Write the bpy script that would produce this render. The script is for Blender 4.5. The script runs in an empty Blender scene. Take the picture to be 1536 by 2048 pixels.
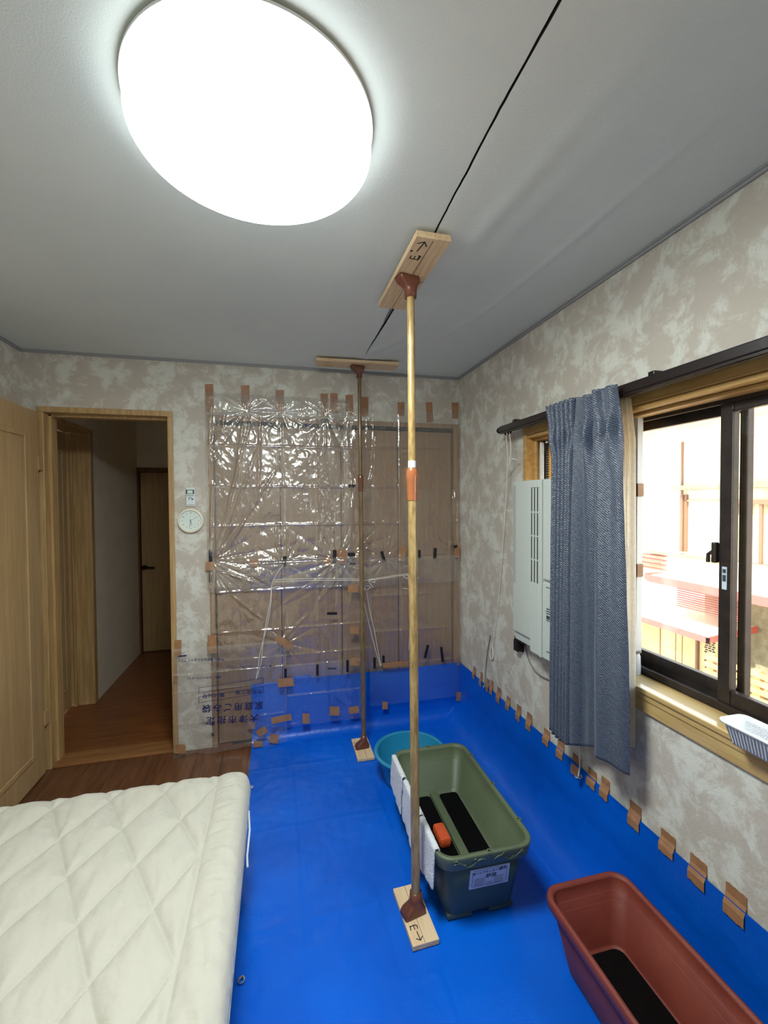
import bpy, bmesh, math, random
import numpy as np
from mathutils import Vector, Matrix, noise
random.seed(7)
SC = bpy.context.scene
COL = SC.collection
PI = math.pi

# ---------------------------------------------------------------- camera
YAW, PITCH, ROLL, EYE = 0.2394, -0.0241, -0.0061, 1.5329
_f = Vector((math.sin(YAW)*math.cos(PITCH), math.cos(YAW)*math.cos(PITCH), math.sin(PITCH)))
_r = Vector((math.cos(YAW), -math.sin(YAW), 0)); _u = _r.cross(_f)
_r2 = _r*math.cos(ROLL)+_u*math.sin(ROLL); _u2 = -_r*math.sin(ROLL)+_u*math.cos(ROLL)
cam_data = bpy.data.cameras.new('camera'); cam = bpy.data.objects.new('camera', cam_data); COL.objects.link(cam)
cam.matrix_world = Matrix(((_r2.x, _u2.x, -_f.x, 0), (_r2.y, _u2.y, -_f.y, 0), (_r2.z, _u2.z, -_f.z, EYE), (0, 0, 0, 1)))
cam_data.sensor_fit = 'VERTICAL'; cam_data.sensor_height = 36.0; cam_data.lens = 868.05*36/2048
cam_data.clip_start = 0.02; cam_data.clip_end = 200
SC.camera = cam

# ---------------------------------------------------------------- world, sun, exposure
LAMP_STRENGTH = 54.0
SKY_STRENGTH = 3.8
SUN_STRENGTH = 9.0
w = bpy.data.worlds.new('sky'); SC.world = w; w.use_nodes = True
_n = w.node_tree.nodes; _l = w.node_tree.links
_bg = _n['Background']; _bg.inputs[1].default_value = SKY_STRENGTH
_tc = _n.new('ShaderNodeTexCoord'); _sp = _n.new('ShaderNodeSeparateXYZ'); _rp = _n.new('ShaderNodeValToRGB')
_l.new(_tc.outputs['Generated'], _sp.inputs[0]); _l.new(_sp.outputs['Z'], _rp.inputs[0]); _l.new(_rp.outputs[0], _bg.inputs[0])
_rp.color_ramp.elements[0].position = 0.0; _rp.color_ramp.elements[0].color = (0.95, 0.97, 1.0, 1)
_rp.color_ramp.elements[1].position = 0.8; _rp.color_ramp.elements[1].color = (0.62, 0.78, 1.0, 1)
_sd = bpy.data.lights.new('sun', 'SUN'); _sd.energy = SUN_STRENGTH; _sd.angle = 0.01; _sd.color = (1.0, 0.965, 0.91)
sun = bpy.data.objects.new('sun', _sd); COL.objects.link(sun)
sun.rotation_euler = Vector((0.62, 0.35, -0.85)).to_track_quat('-Z', 'Y').to_euler()
SC.view_settings.view_transform = 'Standard'; SC.view_settings.look = 'None'
SC.view_settings.gamma = 1; SC.view_settings.use_curve_mapping = False
SC.view_settings.exposure = 0.42
SC.cycles.max_bounces = 12; SC.cycles.diffuse_bounces = 6; SC.cycles.transparent_max_bounces = 24

# ---------------------------------------------------------------- materials
def lin(c):
    return tuple(((v/255)/12.92 if v/255 <= 0.04045 else ((v/255+0.055)/1.055)**2.4) for v in c)+(1.0,)
def mat(name, rgb, rough=0.5, metal=0.0, rgb2=None, scale=8.0, stretch=(1, 1, 1), detail=4.0, lo=0.4, hi=0.6,
        bump=0.0, bscale=60.0, bstretch=(1, 1, 1), spec=0.5, alpha=None, dist=0.0, sheen=0.0, trans=0.0, coat=0.0, coords='Object'):
    m = bpy.data.materials.new(name); m.use_nodes = True
    N = m.node_tree.nodes; L = m.node_tree.links; b = N['Principled BSDF']
    b.inputs['Base Color'].default_value = lin(rgb); b.inputs['Roughness'].default_value = rough
    b.inputs['Metallic'].default_value = metal; b.inputs['Specular IOR Level'].default_value = spec
    b.inputs['Sheen Weight'].default_value = sheen; b.inputs['Transmission Weight'].default_value = trans
    b.inputs['Coat Weight'].default_value = coat
    tc = N.new('ShaderNodeTexCoord')
    if rgb2 is not None:
        mp = N.new('ShaderNodeMapping'); mp.inputs['Scale'].default_value = stretch; L.new(tc.outputs[coords], mp.inputs[0])
        nt = N.new('ShaderNodeTexNoise'); nt.inputs['Scale'].default_value = scale; nt.inputs['Detail'].default_value = detail
        nt.inputs['Distortion'].default_value = dist; nt.inputs['Roughness'].default_value = 0.62
        L.new(mp.outputs[0], nt.inputs['Vector'])
        cr = N.new('ShaderNodeValToRGB'); cr.color_ramp.elements[0].position = lo; cr.color_ramp.elements[1].position = hi
        cr.color_ramp.elements[0].color = lin(rgb); cr.color_ramp.elements[1].color = lin(rgb2)
        L.new(nt.outputs[0], cr.inputs[0]); L.new(cr.outputs[0], b.inputs['Base Color'])
    if bump:
        mp2 = N.new('ShaderNodeMapping'); mp2.inputs['Scale'].default_value = bstretch; L.new(tc.outputs[coords], mp2.inputs[0])
        n2 = N.new('ShaderNodeTexNoise'); n2.inputs['Scale'].default_value = bscale; n2.inputs['Detail'].default_value = 3
        L.new(mp2.outputs[0], n2.inputs['Vector'])
        bp = N.new('ShaderNodeBump'); bp.inputs['Strength'].default_value = bump; bp.inputs['Distance'].default_value = 0.01
        L.new(n2.outputs[0], bp.inputs['Height']); L.new(bp.outputs[0], b.inputs['Normal'])
    if alpha is not None:
        b.inputs['Alpha'].default_value = alpha
    return m

def film_mat(name, haze, gloss, tint=(255, 255, 255), bump=0.25, bscale=22.0, rough=0.12):
    """thin clear film: transparent + a fresnel share of glossy + a little diffuse haze"""
    m = bpy.data.materials.new(name); m.use_nodes = True
    N = m.node_tree.nodes; L = m.node_tree.links; N.clear()
    out = N.new('ShaderNodeOutputMaterial')
    tr = N.new('ShaderNodeBsdfTransparent'); tr.inputs[0].default_value = lin(tint)
    gl = N.new('ShaderNodeBsdfGlossy'); gl.inputs['Roughness'].default_value = rough; gl.inputs['Color'].default_value = (1.0, 0.97, 0.90, 1)
    df = N.new('ShaderNodeBsdfDiffuse'); df.inputs[0].default_value = (0.9, 0.92, 0.95, 1)
    fr = N.new('ShaderNodeLayerWeight'); fr.inputs[0].default_value = 0.5      # facing = 1 - |cos|, the same from both sides
    pw = N.new('ShaderNodeMath'); pw.operation = 'POWER'; pw.inputs[1].default_value = 5.0; L.new(fr.outputs['Facing'], pw.inputs[0])
    sc = N.new('ShaderNodeMath'); sc.operation = 'MULTIPLY_ADD'; sc.inputs[1].default_value = 0.96; sc.inputs[2].default_value = 0.04; L.new(pw.outputs[0], sc.inputs[0])
    ml = N.new('ShaderNodeMath'); ml.operation = 'MULTIPLY'; ml.inputs[1].default_value = gloss; ml.use_clamp = True
    L.new(sc.outputs[0], ml.inputs[0])
    m1 = N.new('ShaderNodeMixShader'); m1.inputs[0].default_value = haze
    L.new(tr.outputs[0], m1.inputs[1]); L.new(df.outputs[0], m1.inputs[2])
    m2 = N.new('ShaderNodeMixShader'); L.new(ml.outputs[0], m2.inputs[0]); L.new(m1.outputs[0], m2.inputs[1]); L.new(gl.outputs[0], m2.inputs[2])
    L.new(m2.outputs[0], out.inputs[0])
    if bump:
        tc = N.new('ShaderNodeTexCoord'); mp = N.new('ShaderNodeMapping'); mp.inputs['Scale'].default_value = (1.0, 1.0, 0.55)
        mp.inputs['Rotation'].default_value = (0, 0.35, 0); L.new(tc.outputs['Object'], mp.inputs[0])
        nt = N.new('ShaderNodeTexNoise'); nt.inputs['Scale'].default_value = bscale
        nt.inputs['Detail'].default_value = 2.5; nt.inputs['Distortion'].default_value = 2.4; L.new(mp.outputs[0], nt.inputs['Vector'])
        lo_ = N.new('ShaderNodeTexNoise'); lo_.inputs['Scale'].default_value = 4.5; lo_.inputs['Detail'].default_value = 2; L.new(tc.outputs['Object'], lo_.inputs['Vector'])
        cr = N.new('ShaderNodeValToRGB'); cr.color_ramp.elements[0].position = .42; cr.color_ramp.elements[1].position = .60; L.new(lo_.outputs[0], cr.inputs[0])
        cr.color_ramp.elements[0].color = (.12, .12, .12, 1)
        mu = N.new('ShaderNodeMath'); mu.operation = 'MULTIPLY'; L.new(nt.outputs[0], mu.inputs[0]); L.new(cr.outputs[0], mu.inputs[1])
        bp = N.new('ShaderNodeBump'); bp.inputs['Strength'].default_value = bump; bp.inputs['Distance'].default_value = 0.012
        L.new(mu.outputs[0], bp.inputs['Height']); L.new(bp.outputs[0], gl.inputs['Normal']); L.new(bp.outputs[0], fr.inputs['Normal'])
    return m

def wallpaper(name, base, blot):
    m = bpy.data.materials.new(name); m.use_nodes = True
    N = m.node_tree.nodes; L = m.node_tree.links; b = N['Principled BSDF']
    b.inputs['Roughness'].default_value = 0.62; b.inputs['Specular IOR Level'].default_value = 0.3
    tc = N.new('ShaderNodeTexCoord')
    n1 = N.new('ShaderNodeTexNoise'); n1.inputs['Scale'].default_value = 8.0; n1.inputs['Detail'].default_value = 12
    n1.inputs['Roughness'].default_value = 0.72; n1.inputs['Distortion'].default_value = 0.35
    L.new(tc.outputs['Object'], n1.inputs['Vector'])
    cr = N.new('ShaderNodeValToRGB'); cr.color_ramp.elements[0].position = 0.47; cr.color_ramp.elements[1].position = 0.57
    cr.color_ramp.elements[0].color = lin(base); cr.color_ramp.elements[1].color = lin(blot)
    L.new(n1.outputs[0], cr.inputs[0]); L.new(cr.outputs[0], b.inputs['Base Color'])
    n2 = N.new('ShaderNodeTexNoise'); n2.inputs['Scale'].default_value = 60; n2.inputs['Detail'].default_value = 6; n2.inputs['Distortion'].default_value = 1.5
    L.new(tc.outputs['Object'], n2.inputs['Vector'])
    ad = N.new('ShaderNodeMath'); ad.operation = 'ADD'; L.new(n2.outputs[0], ad.inputs[0]); L.new(cr.outputs[0], ad.inputs[1])
    bp = N.new('ShaderNodeBump'); bp.inputs['Strength'].default_value = 0.35; bp.inputs['Distance'].default_value = 0.004
    L.new(ad.outputs[0], bp.inputs['Height']); L.new(bp.outputs[0], b.inputs['Normal'])
    return m

def emit(name, rgb, strength):
    m = bpy.data.materials.new(name); m.use_nodes = True
    N = m.node_tree.nodes; N.clear(); o = N.new('ShaderNodeOutputMaterial'); e = N.new('ShaderNodeEmission')
    e.inputs[0].default_value = rgb+(1,); e.inputs[1].default_value = strength
    m.node_tree.links.new(e.outputs[0], o.inputs[0]); return m

M = {}
M['paper'] = wallpaper('wallpaper', (189, 180, 167), (211, 210, 199))
M['ceiling'] = mat('ceiling_paper', (214, 219, 214), 0.75, bump=0.12, bscale=220, rgb2=(217, 222, 216), scale=3)
M['cavity'] = mat('seam_shade', (52, 48, 44), 0.9, rgb2=(80, 70, 60), scale=5)  # dark colour paints the shade inside the open ceiling seam
M['cove'] = mat('cove_trim', (150, 150, 150), 0.5, bump=0.05)
M['door'] = mat('door_laminate', (182, 152, 108), 0.42, rgb2=(170, 140, 97), scale=4, stretch=(9, 9, 0.7), bump=0.06, bscale=30, bstretch=(8, 8, .5))
M['doorframe'] = mat('door_frame_wood', (188, 156, 106), 0.4, rgb2=(168, 134, 88), scale=5, stretch=(10, 10, 0.6))
M['darkframe'] = mat('brown_frame_wood', (120, 78, 46), 0.45, rgb2=(98, 60, 34), scale=6, stretch=(8, 8, .6))
M['closet'] = mat('closet_laminate', (150, 120, 92), 0.45, rgb2=(138, 109, 82), scale=5, stretch=(10, 10, .6))
M['closetframe'] = mat('closet_frame_wood', (164, 132, 102), 0.45, rgb2=(140, 110, 84), scale=6, stretch=(10, 10, .6))
M['gap'] = mat('gap_dark', (36, 30, 28), 0.8, rgb2=(44, 38, 34), scale=9)
M['floor'] = mat('floor_plank', (110, 72, 47), 0.32, rgb2=(90, 56, 36), scale=4, stretch=(9, .8, 9), bump=0.04, bscale=40, bstretch=(8, .5, 8))
M['hallfloor'] = mat('hall_plank', (132, 80, 42), 0.28, rgb2=(110, 64, 32), scale=4, stretch=(.8, 9, 9), bump=0.04, bscale=40)
M['hallwall'] = mat('hall_wallpaper', (226, 216, 198), 0.7, bump=0.2, bscale=120, rgb2=(220, 210, 192), scale=6)
M['alu'] = mat('bronze_aluminium', (50, 43, 40), 0.38, metal=0.35, bump=0.05, bscale=200, rgb2=(60, 52, 48), scale=20)
M['winwood'] = mat('window_wood', (192, 156, 98), 0.33, rgb2=(174, 136, 80), scale=5, stretch=(9, .7, 9), bump=0.03)
M['rail'] = mat('rail_brown', (30, 20, 18), 0.35, bump=0.03)
M['glass'] = film_mat('window_glass', 0.0, 1.6, (252, 254, 253), bump=0, rough=0.0)
M['acbody'] = mat('aircon_plastic', (190, 196, 188), 0.42, bump=0.05, bscale=300)
M['acdark'] = mat('aircon_slot', (28, 28, 28), 0.6, bump=0.05)
M['white'] = mat('white_plastic', (226, 228, 226), 0.4, bump=0.02)
M['cream'] = mat('cream_panel', (232, 205, 130), 0.5, bump=0.02)
M['curtain'] = None
M['lace'] = mat('lace_fabric', (238, 234, 220), 0.8, rgb2=(214, 208, 190), scale=60, bump=0.4, bscale=120, alpha=0.86)
_b = M['lace'].node_tree.nodes['Principled BSDF']; _N = M['lace'].node_tree.nodes; _t = _N.new('ShaderNodeBsdfTranslucent'); _t.inputs[0].default_value = lin((240, 236, 222)); _mx = _N.new('ShaderNodeMixShader'); _mx.inputs[0].default_value = .55
M['lace'].node_tree.links.new(_b.outputs[0], _mx.inputs[1]); M['lace'].node_tree.links.new(_t.outputs[0], _mx.inputs[2]); M['lace'].node_tree.links.new(_mx.outputs[0], _N['Material Output'].inputs[0])
M['cord'] = mat('white_cord', (226, 222, 212), 0.7, bump=0.1)
M['greycord'] = mat('grey_cord', (120, 118, 112), 0.5, bump=0.02)
M['pine'] = mat('pine_board', (222, 194, 156), 0.6, rgb2=(200, 160, 118), scale=5, stretch=(14, .9, 14), lo=.45, hi=.75, bump=0.08, bscale=40, bstretch=(12, 1, 12))
M['pineX'] = mat('pine_board_across', (218, 190, 152), 0.6, rgb2=(192, 154, 112), scale=5, stretch=(.9, 14, 14), lo=.45, hi=.75)
M['ink'] = mat('marker_ink', (20, 18, 16), 0.6, bump=0.02)
M['pole'] = mat('pole_wood_foil', (172, 146, 94), 0.26, rgb2=(118, 92, 54), scale=70, stretch=(1, 1, .18), lo=.35, hi=.7, coat=.3)
M['pole2'] = mat('pole_dark_foil', (126, 104, 72), 0.26, rgb2=(92, 72, 48), scale=70, stretch=(1, 1, .18), lo=.35, hi=.7, coat=.3)
M['socket'] = mat('brown_plastic', (104, 60, 44), 0.3, bump=0.03)
M['joint'] = mat('amber_plastic', (150, 88, 52), 0.2, coat=.5, bump=0.02)
M['tape'] = mat('packing_tape', (166, 124, 88), 0.4, rgb2=(152, 110, 76), scale=18, bump=0.12, bscale=70)
M['blacktape'] = mat('black_tape', (24, 25, 32), 0.35, bump=0.08)
M['green'] = mat('green_plastic', (92, 104, 78), 0.42, bump=0.12, bscale=500, rgb2=(87, 98, 74), scale=5)
M['greendark'] = mat('dark_green_plastic', (66, 84, 74), 0.5, bump=0.12, bscale=500, rgb2=(62, 78, 68), scale=5)
M['black'] = mat('black_plastic', (6, 5, 6), 0.9, bump=0.1, bscale=120, spec=.1)
M['soil'] = mat('dark_base', (9, 6, 6), 0.9, spec=.1, bump=0.5, bscale=90, rgb2=(12, 8, 8), scale=30)
M['red'] = mat('terracotta_plastic', (128, 58, 44), 0.5, bump=0.2, bscale=500, rgb2=(118, 50, 38), scale=6)
M['tub'] = mat('light_blue_plastic', (34, 132, 172), 0.3, bump=0.03)
M['orange'] = mat('orange_sponge', (226, 88, 40), 0.7, bump=0.6, bscale=120)
M['towel'] = mat('towel_cloth', (228, 230, 236), 0.9, bump=0.9, bscale=220, sheen=.3)
M['sticker'] = mat('paper_sticker', (206, 214, 226), 0.5, bump=0.02)
M['inkgrey'] = mat('sticker_ink', (52, 68, 78), 0.6, bump=0.02)
M['blueink'] = mat('blue_print', (6, 18, 84), 0.5, bump=0.02)
M['mattress'] = mat('teal_ticking', (150, 178, 184), 0.8, bump=0.2, bscale=150, rgb2=(136, 164, 172), scale=14)
M['bedbase'] = mat('bed_base_dark', (34, 34, 44), 0.6, bump=0.1, bscale=80)
M['pad'] = mat('pad_cotton', (186, 182, 168), 0.85, bump=0.7, bscale=24, sheen=.2)
M['remote'] = mat('remote_plastic', (216, 222, 218), 0.4, bump=0.02)
M['lcd'] = mat('lcd_screen', (210, 222, 214), 0.3, bump=0.02)
M['button'] = mat('button_blue_grey', (84, 104, 126), 0.5, bump=0.02)
M['clockrim'] = mat('clock_rim', (232, 226, 206), 0.35, bump=0.02)
M['clockface'] = mat('clock_face', (226, 234, 228), 0.4, bump=0.02)
M['metal'] = mat('dark_metal', (36, 32, 30), 0.35, metal=.8, bump=0.02)
M['eyelet'] = mat('eyelet_metal', (190, 196, 204), 0.25, metal=.9, bump=0.02)
M['facade'] = mat('neighbour_stucco', (238, 230, 206), 0.85, rgb2=(226, 208, 166), scale=1.2, bump=0.3, bscale=30)
M['siding'] = mat('neighbour_siding', (214, 186, 138), 0.8, rgb2=(200, 170, 122), scale=3, bump=0.2, bscale=30)
M['redtrim'] = mat('red_fascia', (200, 92, 80), 0.5, bump=0.05)
M['roof'] = mat('roof_sheet', (236, 214, 196), 0.5, bump=0.05)
M['soffit'] = mat('soffit_cream', (236, 222, 170), 0.7, bump=0.05)
M['block'] = mat('block_wall', (150, 142, 112), 0.9, rgb2=(128, 122, 96), scale=12, bump=0.6, bscale=40)
M['slat'] = mat('fence_wood', (214, 168, 108), 0.7, rgb2=(196, 148, 90), scale=8, bump=0.1)
M['pipe'] = mat('brown_pipe', (130, 96, 70), 0.5, bump=0.02)
M['outground'] = mat('yard_ground', (170, 160, 140), 0.95, rgb2=(150, 140, 120), scale=4, bump=0.4)
M['film'] = film_mat('clear_film', 0.06, 6.5, bump=0.75, bscale=9, rough=0.2)
M['film2'] = film_mat('clear_film_right', 0.035, 3.8, bump=0.5, bscale=8, rough=0.18)
M['bagfilm'] = film_mat('printed_bag_film', 0.06, 2.6, bump=0.5, bscale=9, rough=0.16)
M['lampglow'] = emit('lamp_diffuser', (0.91, 0.99, 0.985), LAMP_STRENGTH)
M['lampedge'] = emit('lamp_diffuser_skirt', (0.90, 0.985, 1.0), LAMP_STRENGTH*.07)

def make_tarp_mat():
    m = bpy.data.materials.new('blue_tarp'); m.use_nodes = True
    N = m.node_tree.nodes; L = m.node_tree.links; b = N['Principled BSDF']
    b.inputs['Roughness'].default_value = 0.36; b.inputs['Specular IOR Level'].default_value = 0.35
    tc = N.new('ShaderNodeTexCoord')
    n1 = N.new('ShaderNodeTexNoise'); n1.inputs['Scale'].default_value = 2.2; n1.inputs['Detail'].default_value = 3
    cr = N.new('ShaderNodeValToRGB'); cr.color_ramp.elements[0].position = .35; cr.color_ramp.elements[1].position = .7
    cr.color_ramp.elements[0].color = lin((0, 84, 194)); cr.color_ramp.elements[1].color = lin((0, 99, 216))
    L.new(tc.outputs['Object'], n1.inputs['Vector']); L.new(n1.outputs[0], cr.inputs[0]); L.new(cr.outputs[0], b.inputs['Base Color'])
    n2 = N.new('ShaderNodeTexNoise'); n2.inputs['Scale'].default_value = 9; n2.inputs['Detail'].default_value = 5
    L.new(tc.outputs['Object'], n2.inputs['Vector'])
    bp = N.new('ShaderNodeBump'); bp.inputs['Strength'].default_value = .35; bp.inputs['Distance'].default_value = .02
    L.new(n2.outputs[0], bp.inputs['Height']); L.new(bp.outputs[0], b.inputs['Normal'])
    return m
M['tarp'] = make_tarp_mat()

def make_curtain_mat():
    m = bpy.data.materials.new('curtain_weave'); m.use_nodes = True
    N = m.node_tree.nodes; L = m.node_tree.links; b = N['Principled BSDF']
    b.inputs['Roughness'].default_value = 0.38; b.inputs['Specular IOR Level'].default_value = 0.85; b.inputs['Sheen Weight'].default_value = .2
    uv = N.new('ShaderNodeUVMap'); mp = N.new('ShaderNodeMapping'); mp.inputs['Rotation'].default_value = (0, 0, .9)
    L.new(uv.outputs[0], mp.inputs[0])
    wv = N.new('ShaderNodeTexWave'); wv.wave_type = 'BANDS'; wv.inputs['Scale'].default_value = 44; wv.inputs['Distortion'].default_value = 3.5
    wv.inputs['Detail'].default_value = 2; wv.inputs['Detail Scale'].default_value = 4
    L.new(mp.outputs[0], wv.inputs['Vector'])
    cr = N.new('ShaderNodeValToRGB'); cr.color_ramp.elements[0].position = .25; cr.color_ramp.elements[1].position = .8
    cr.color_ramp.elements[0].color = lin((36, 45, 62)); cr.color_ramp.elements[1].color = lin((76, 88, 108))
    L.new(wv.outputs[0], cr.inputs[0]); L.new(cr.outputs[0], b.inputs['Base Color'])
    bp = N.new('ShaderNodeBump'); bp.inputs['Strength'].default_value = .6; bp.inputs['Distance'].default_value = .002
    L.new(wv.outputs[0], bp.inputs['Height']); L.new(bp.outputs[0], b.inputs['Normal'])
    return m
M['curtain'] = make_curtain_mat()

# ---------------------------------------------------------------- mesh helpers
def mk(name, verts, faces, m, parent=None, smooth=False, uvs=None):
    me = bpy.data.meshes.new(name); me.from_pydata([tuple(v) for v in verts], [], faces); me.update()
    if m is not None: me.materials.append(m)
    if smooth: me.polygons.foreach_set('use_smooth', [True]*len(me.polygons))
    if uvs is not None:
        l = me.uv_layers.new(name='UVMap')
        for lp in me.loops: l.data[lp.index].uv = uvs[lp.vertex_index]
    o = bpy.data.objects.new(name, me); COL.objects.link(o)
    if parent is not None: o.parent = parent
    return o
def tag(o, label=None, cat=None, group=None, kind=None):
    if label: o['label'] = label
    if cat: o['category'] = cat
    if group: o['group'] = group
    if kind: o['kind'] = kind
    return o
def thing(name, label, cat, loc=(0, 0, 0), group=None):
    o = bpy.data.objects.new(name, None); COL.objects.link(o); o.location = loc; o.empty_display_size = .05
    return tag(o, label, cat, group)
def structure(o): o['kind'] = 'structure'; return o
def local(parent, o):
    """geometry was written in world coordinates: shift it so that it stands right under its parent"""
    l = Vector(parent.location); me = o.data
    co = np.empty(len(me.vertices)*3, dtype=np.float32); me.vertices.foreach_get('co', co)
    co = co.reshape(-1, 3)-np.array(l, dtype=np.float32); me.vertices.foreach_set('co', co.ravel()); me.update(); return o

class MB:
    def __init__(s): s.v = []; s.f = []
    def box(s, x0, x1, y0, y1, z0, z1, bev=0.0):
        if x0 > x1: x0, x1 = x1, x0
        if y0 > y1: y0, y1 = y1, y0
        if z0 > z1: z0, z1 = z1, z0
        if bev <= 0:
            n = len(s.v)
            s.v += [(x0, y0, z0), (x1, y0, z0), (x1, y1, z0), (x0, y1, z0), (x0, y0, z1), (x1, y0, z1), (x1, y1, z1), (x0, y1, z1)]
            s.f += [tuple(n+i for i in q) for q in ((3, 2, 1, 0), (4, 5, 6, 7), (0, 1, 5, 4), (1, 2, 6, 5), (2, 3, 7, 6), (3, 0, 4, 7))]
        else:
            bm = bmesh.new(); bmesh.ops.create_cube(bm, size=1.0)
            for v in bm.verts:
                v.co.x = (x0+x1)/2+v.co.x*(x1-x0); v.co.y = (y0+y1)/2+v.co.y*(y1-y0); v.co.z = (z0+z1)/2+v.co.z*(z1-z0)
            b = min(bev, .49*min(x1-x0, y1-y0, z1-z0))
            bmesh.ops.bevel(bm, geom=bm.edges[:], offset=b, segments=2, profile=.5, affect='EDGES')
            s.add(bm); bm.free()
        return s
    def add(s, bm):
        n = len(s.v); bm.verts.index_update(); s.v += [tuple(v.co) for v in bm.verts]; s.f += [tuple(n+v.index for v in f.verts) for f in bm.faces]
    def tube(s, pts, r, seg=8, caps=True):
        P = [Vector(p) for p in pts]; n0 = len(s.v); rs = r if isinstance(r, (list, tuple)) else [r]*len(P)
        ref = None
        for i, p in enumerate(P):
            t = (P[min(i+1, len(P)-1)]-P[max(i-1, 0)]).normalized()
            if ref is None: ref = Vector((0, 0, 1)) if abs(t.z) < .9 else Vector((1, 0, 0))
            a = (ref-t*ref.dot(t))
            if a.length < 1e-5: a = t.orthogonal()
            a.normalize(); b = t.cross(a); ref = a
            for k in range(seg):
                an = 2*PI*k/seg; q = p+(a*math.cos(an)+b*math.sin(an))*rs[i]; s.v.append(tuple(q))
        for i in range(len(P)-1):
            for k in range(seg):
                a0 = n0+i*seg+k; a1 = n0+i*seg+(k+1) % seg
                s.f.append((a0, a1, a1+seg, a0+seg))
        if caps: s.f.append(tuple(n0+k for k in range(seg))[::-1]); s.f.append(tuple(n0+(len(P)-1)*seg+k for k in range(seg)))
        return s
    def lathe(s, prof, c, seg=48):
        n0 = len(s.v)
        for r, z in prof:
            for k in range(seg):
                an = 2*PI*k/seg; s.v.append((c[0]+r*math.cos(an), c[1]+r*math.sin(an), c[2]+z))
        for i in range(len(prof)-1):
            for k in range(seg):
                a0 = n0+i*seg+k; a1 = n0+i*seg+(k+1) % seg; s.f.append((a0, a1, a1+seg, a0+seg))
        return s
    def build(s, name, m, parent=None, smooth=False):
        o = mk(name, s.v, s.f, m, parent, smooth)
        if smooth:
            bm = bmesh.new(); bm.from_mesh(o.data); bmesh.ops.recalc_face_normals(bm, faces=bm.faces)
            for e in bm.edges:
                if len(e.link_faces) == 2 and e.calc_face_angle(0) > .6: e.smooth = False
            bm.to_mesh(o.data); bm.free()
        return o
def grid(fn, nu, nv):
    V = [fn(i/nu, j/nv) for j in range(nv+1) for i in range(nu+1)]
    F = [(j*(nu+1)+i, j*(nu+1)+i+1, (j+1)*(nu+1)+i+1, (j+1)*(nu+1)+i) for j in range(nv) for i in range(nu)]
    return V, F
def thicken(o, t):
    md = o.modifiers.new('thickness', 'SOLIDIFY'); md.thickness = t; md.offset = 0; return o
def txt(body, size, m, parent, mtx, name='printed_lettering', ext=0.0003, gap=1.0):
    cu = bpy.data.curves.new('t', 'FONT'); cu.body = body; cu.size = size; cu.extrude = ext; cu.resolution_u = 3; cu.space_character = gap; cu.offset = size*.012
    cu.align_x = 'CENTER'; cu.align_y = 'CENTER'
    t = bpy.data.objects.new('t', cu); COL.objects.link(t)
    dg = bpy.context.evaluated_depsgraph_get(); me = bpy.data.meshes.new_from_object(t.evaluated_get(dg))
    COL.objects.unlink(t); bpy.data.objects.remove(t)
    me.materials.clear(); me.materials.append(m); me.transform(mtx)
    o = bpy.data.objects.new(name, me); COL.objects.link(o); o.parent = parent; return o
def nz(x, y, z=0.0): return noise.noise(Vector((x, y, z)))

H = 2.40; YB = 2.864; XR = 1.245; XL = -1.3915; YF = -0.78

# ================================================================ STRUCTURE
# ---- floor of the room: planks running along Y
fl = structure(MB().box(XL, XR, YF, YB+.12, -.06, -.006).build('floor', M['gap']))
for i in range(18):
    x0 = XL+i*.15; x1 = min(x0+.1485, XR)
    if x1 <= x0+.01: break
    for (a, b) in ((YF, .55-.3*(i % 2)), (.552-.3*(i % 2), 1.9+.2*(i % 3)), (1.902+.2*(i % 3), YB)):
        MB().box(x0, x1, a, b, -.006, 0.0).build('plank', M['floor'], fl)
# ---- walls
wb = MB()
DX0, DX1, DZ = -1.303, -.625, 2.066
CX0, CX1, CZ = -.402, 1.22, 2.052
wb.box(XL-.12, DX0, YB, YB+.11, 0, H); wb.box(DX0, DX1, YB, YB+.11, DZ, H); wb.box(DX1, CX0, YB, YB+.11, 0, H)
wb.box(CX0, CX1, YB, YB+.11, CZ, H); wb.box(CX1, XR+.13, YB, YB+.11, 0, H)
structure(wb.build('wall_back', M['paper']))
structure(MB().box(XL-.12, XL, YF, YB, 0, H).build('wall_left', M['paper']))
WY0, WY1, WZ0, WZ1 = .22, 1.99, .862, 1.885
wr = MB()
wr.box(XR, XR+.13, YF, WY0, 0, H); wr.box(XR, XR+.13, WY1, YB, 0, H); wr.box(XR, XR+.13, WY0, WY1, 0, WZ0); wr.box(XR, XR+.13, WY0, WY1, WZ1, H)
structure(wr.build('wall_right', M['paper']))
structure(MB().box(XL-.12, XR+.13, YF-.12, YF, 0, H).build('wall_front', M['paper']))
# ---- ceiling, two papered boards with the open seam between them
def crack(y):
    P = [(-1.5, .478), (.68, .485), (.9, .487), (1.13, .495), (1.315, .501), (1.85, .506), (2.03, .507), (2.45, .508), (3.2, .508)]
    x = np.interp(y, [a for a, b in P], [b for a, b in P]); return x+.0022*nz(y*9, 3.1)+.001*nz(y*40, 1.7)
def crackw(y):
    if y > 2.52: return .0003
    if y > 1.84: return .0015+.0085*max(0, (2.48-y)/.64)**1.1
    return .0027+.0016*abs(nz(y*5, 8.3))
RA = [(.53, 2.49), (.647, 2.264), (.703, 2.018), (.689, 1.78), (.646, 1.541), (.65, 1.32), (.66, 1.149), (.70, .6)]
RB = [(.80, 2.35), (.87, 2.108), (.926, 1.88), (.953, 1.545), (.963, 1.398), (.98, .9)]
def ridge_x(R, y): return np.interp(-y, [-b for a, b in R], [a for a, b in R])
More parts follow.
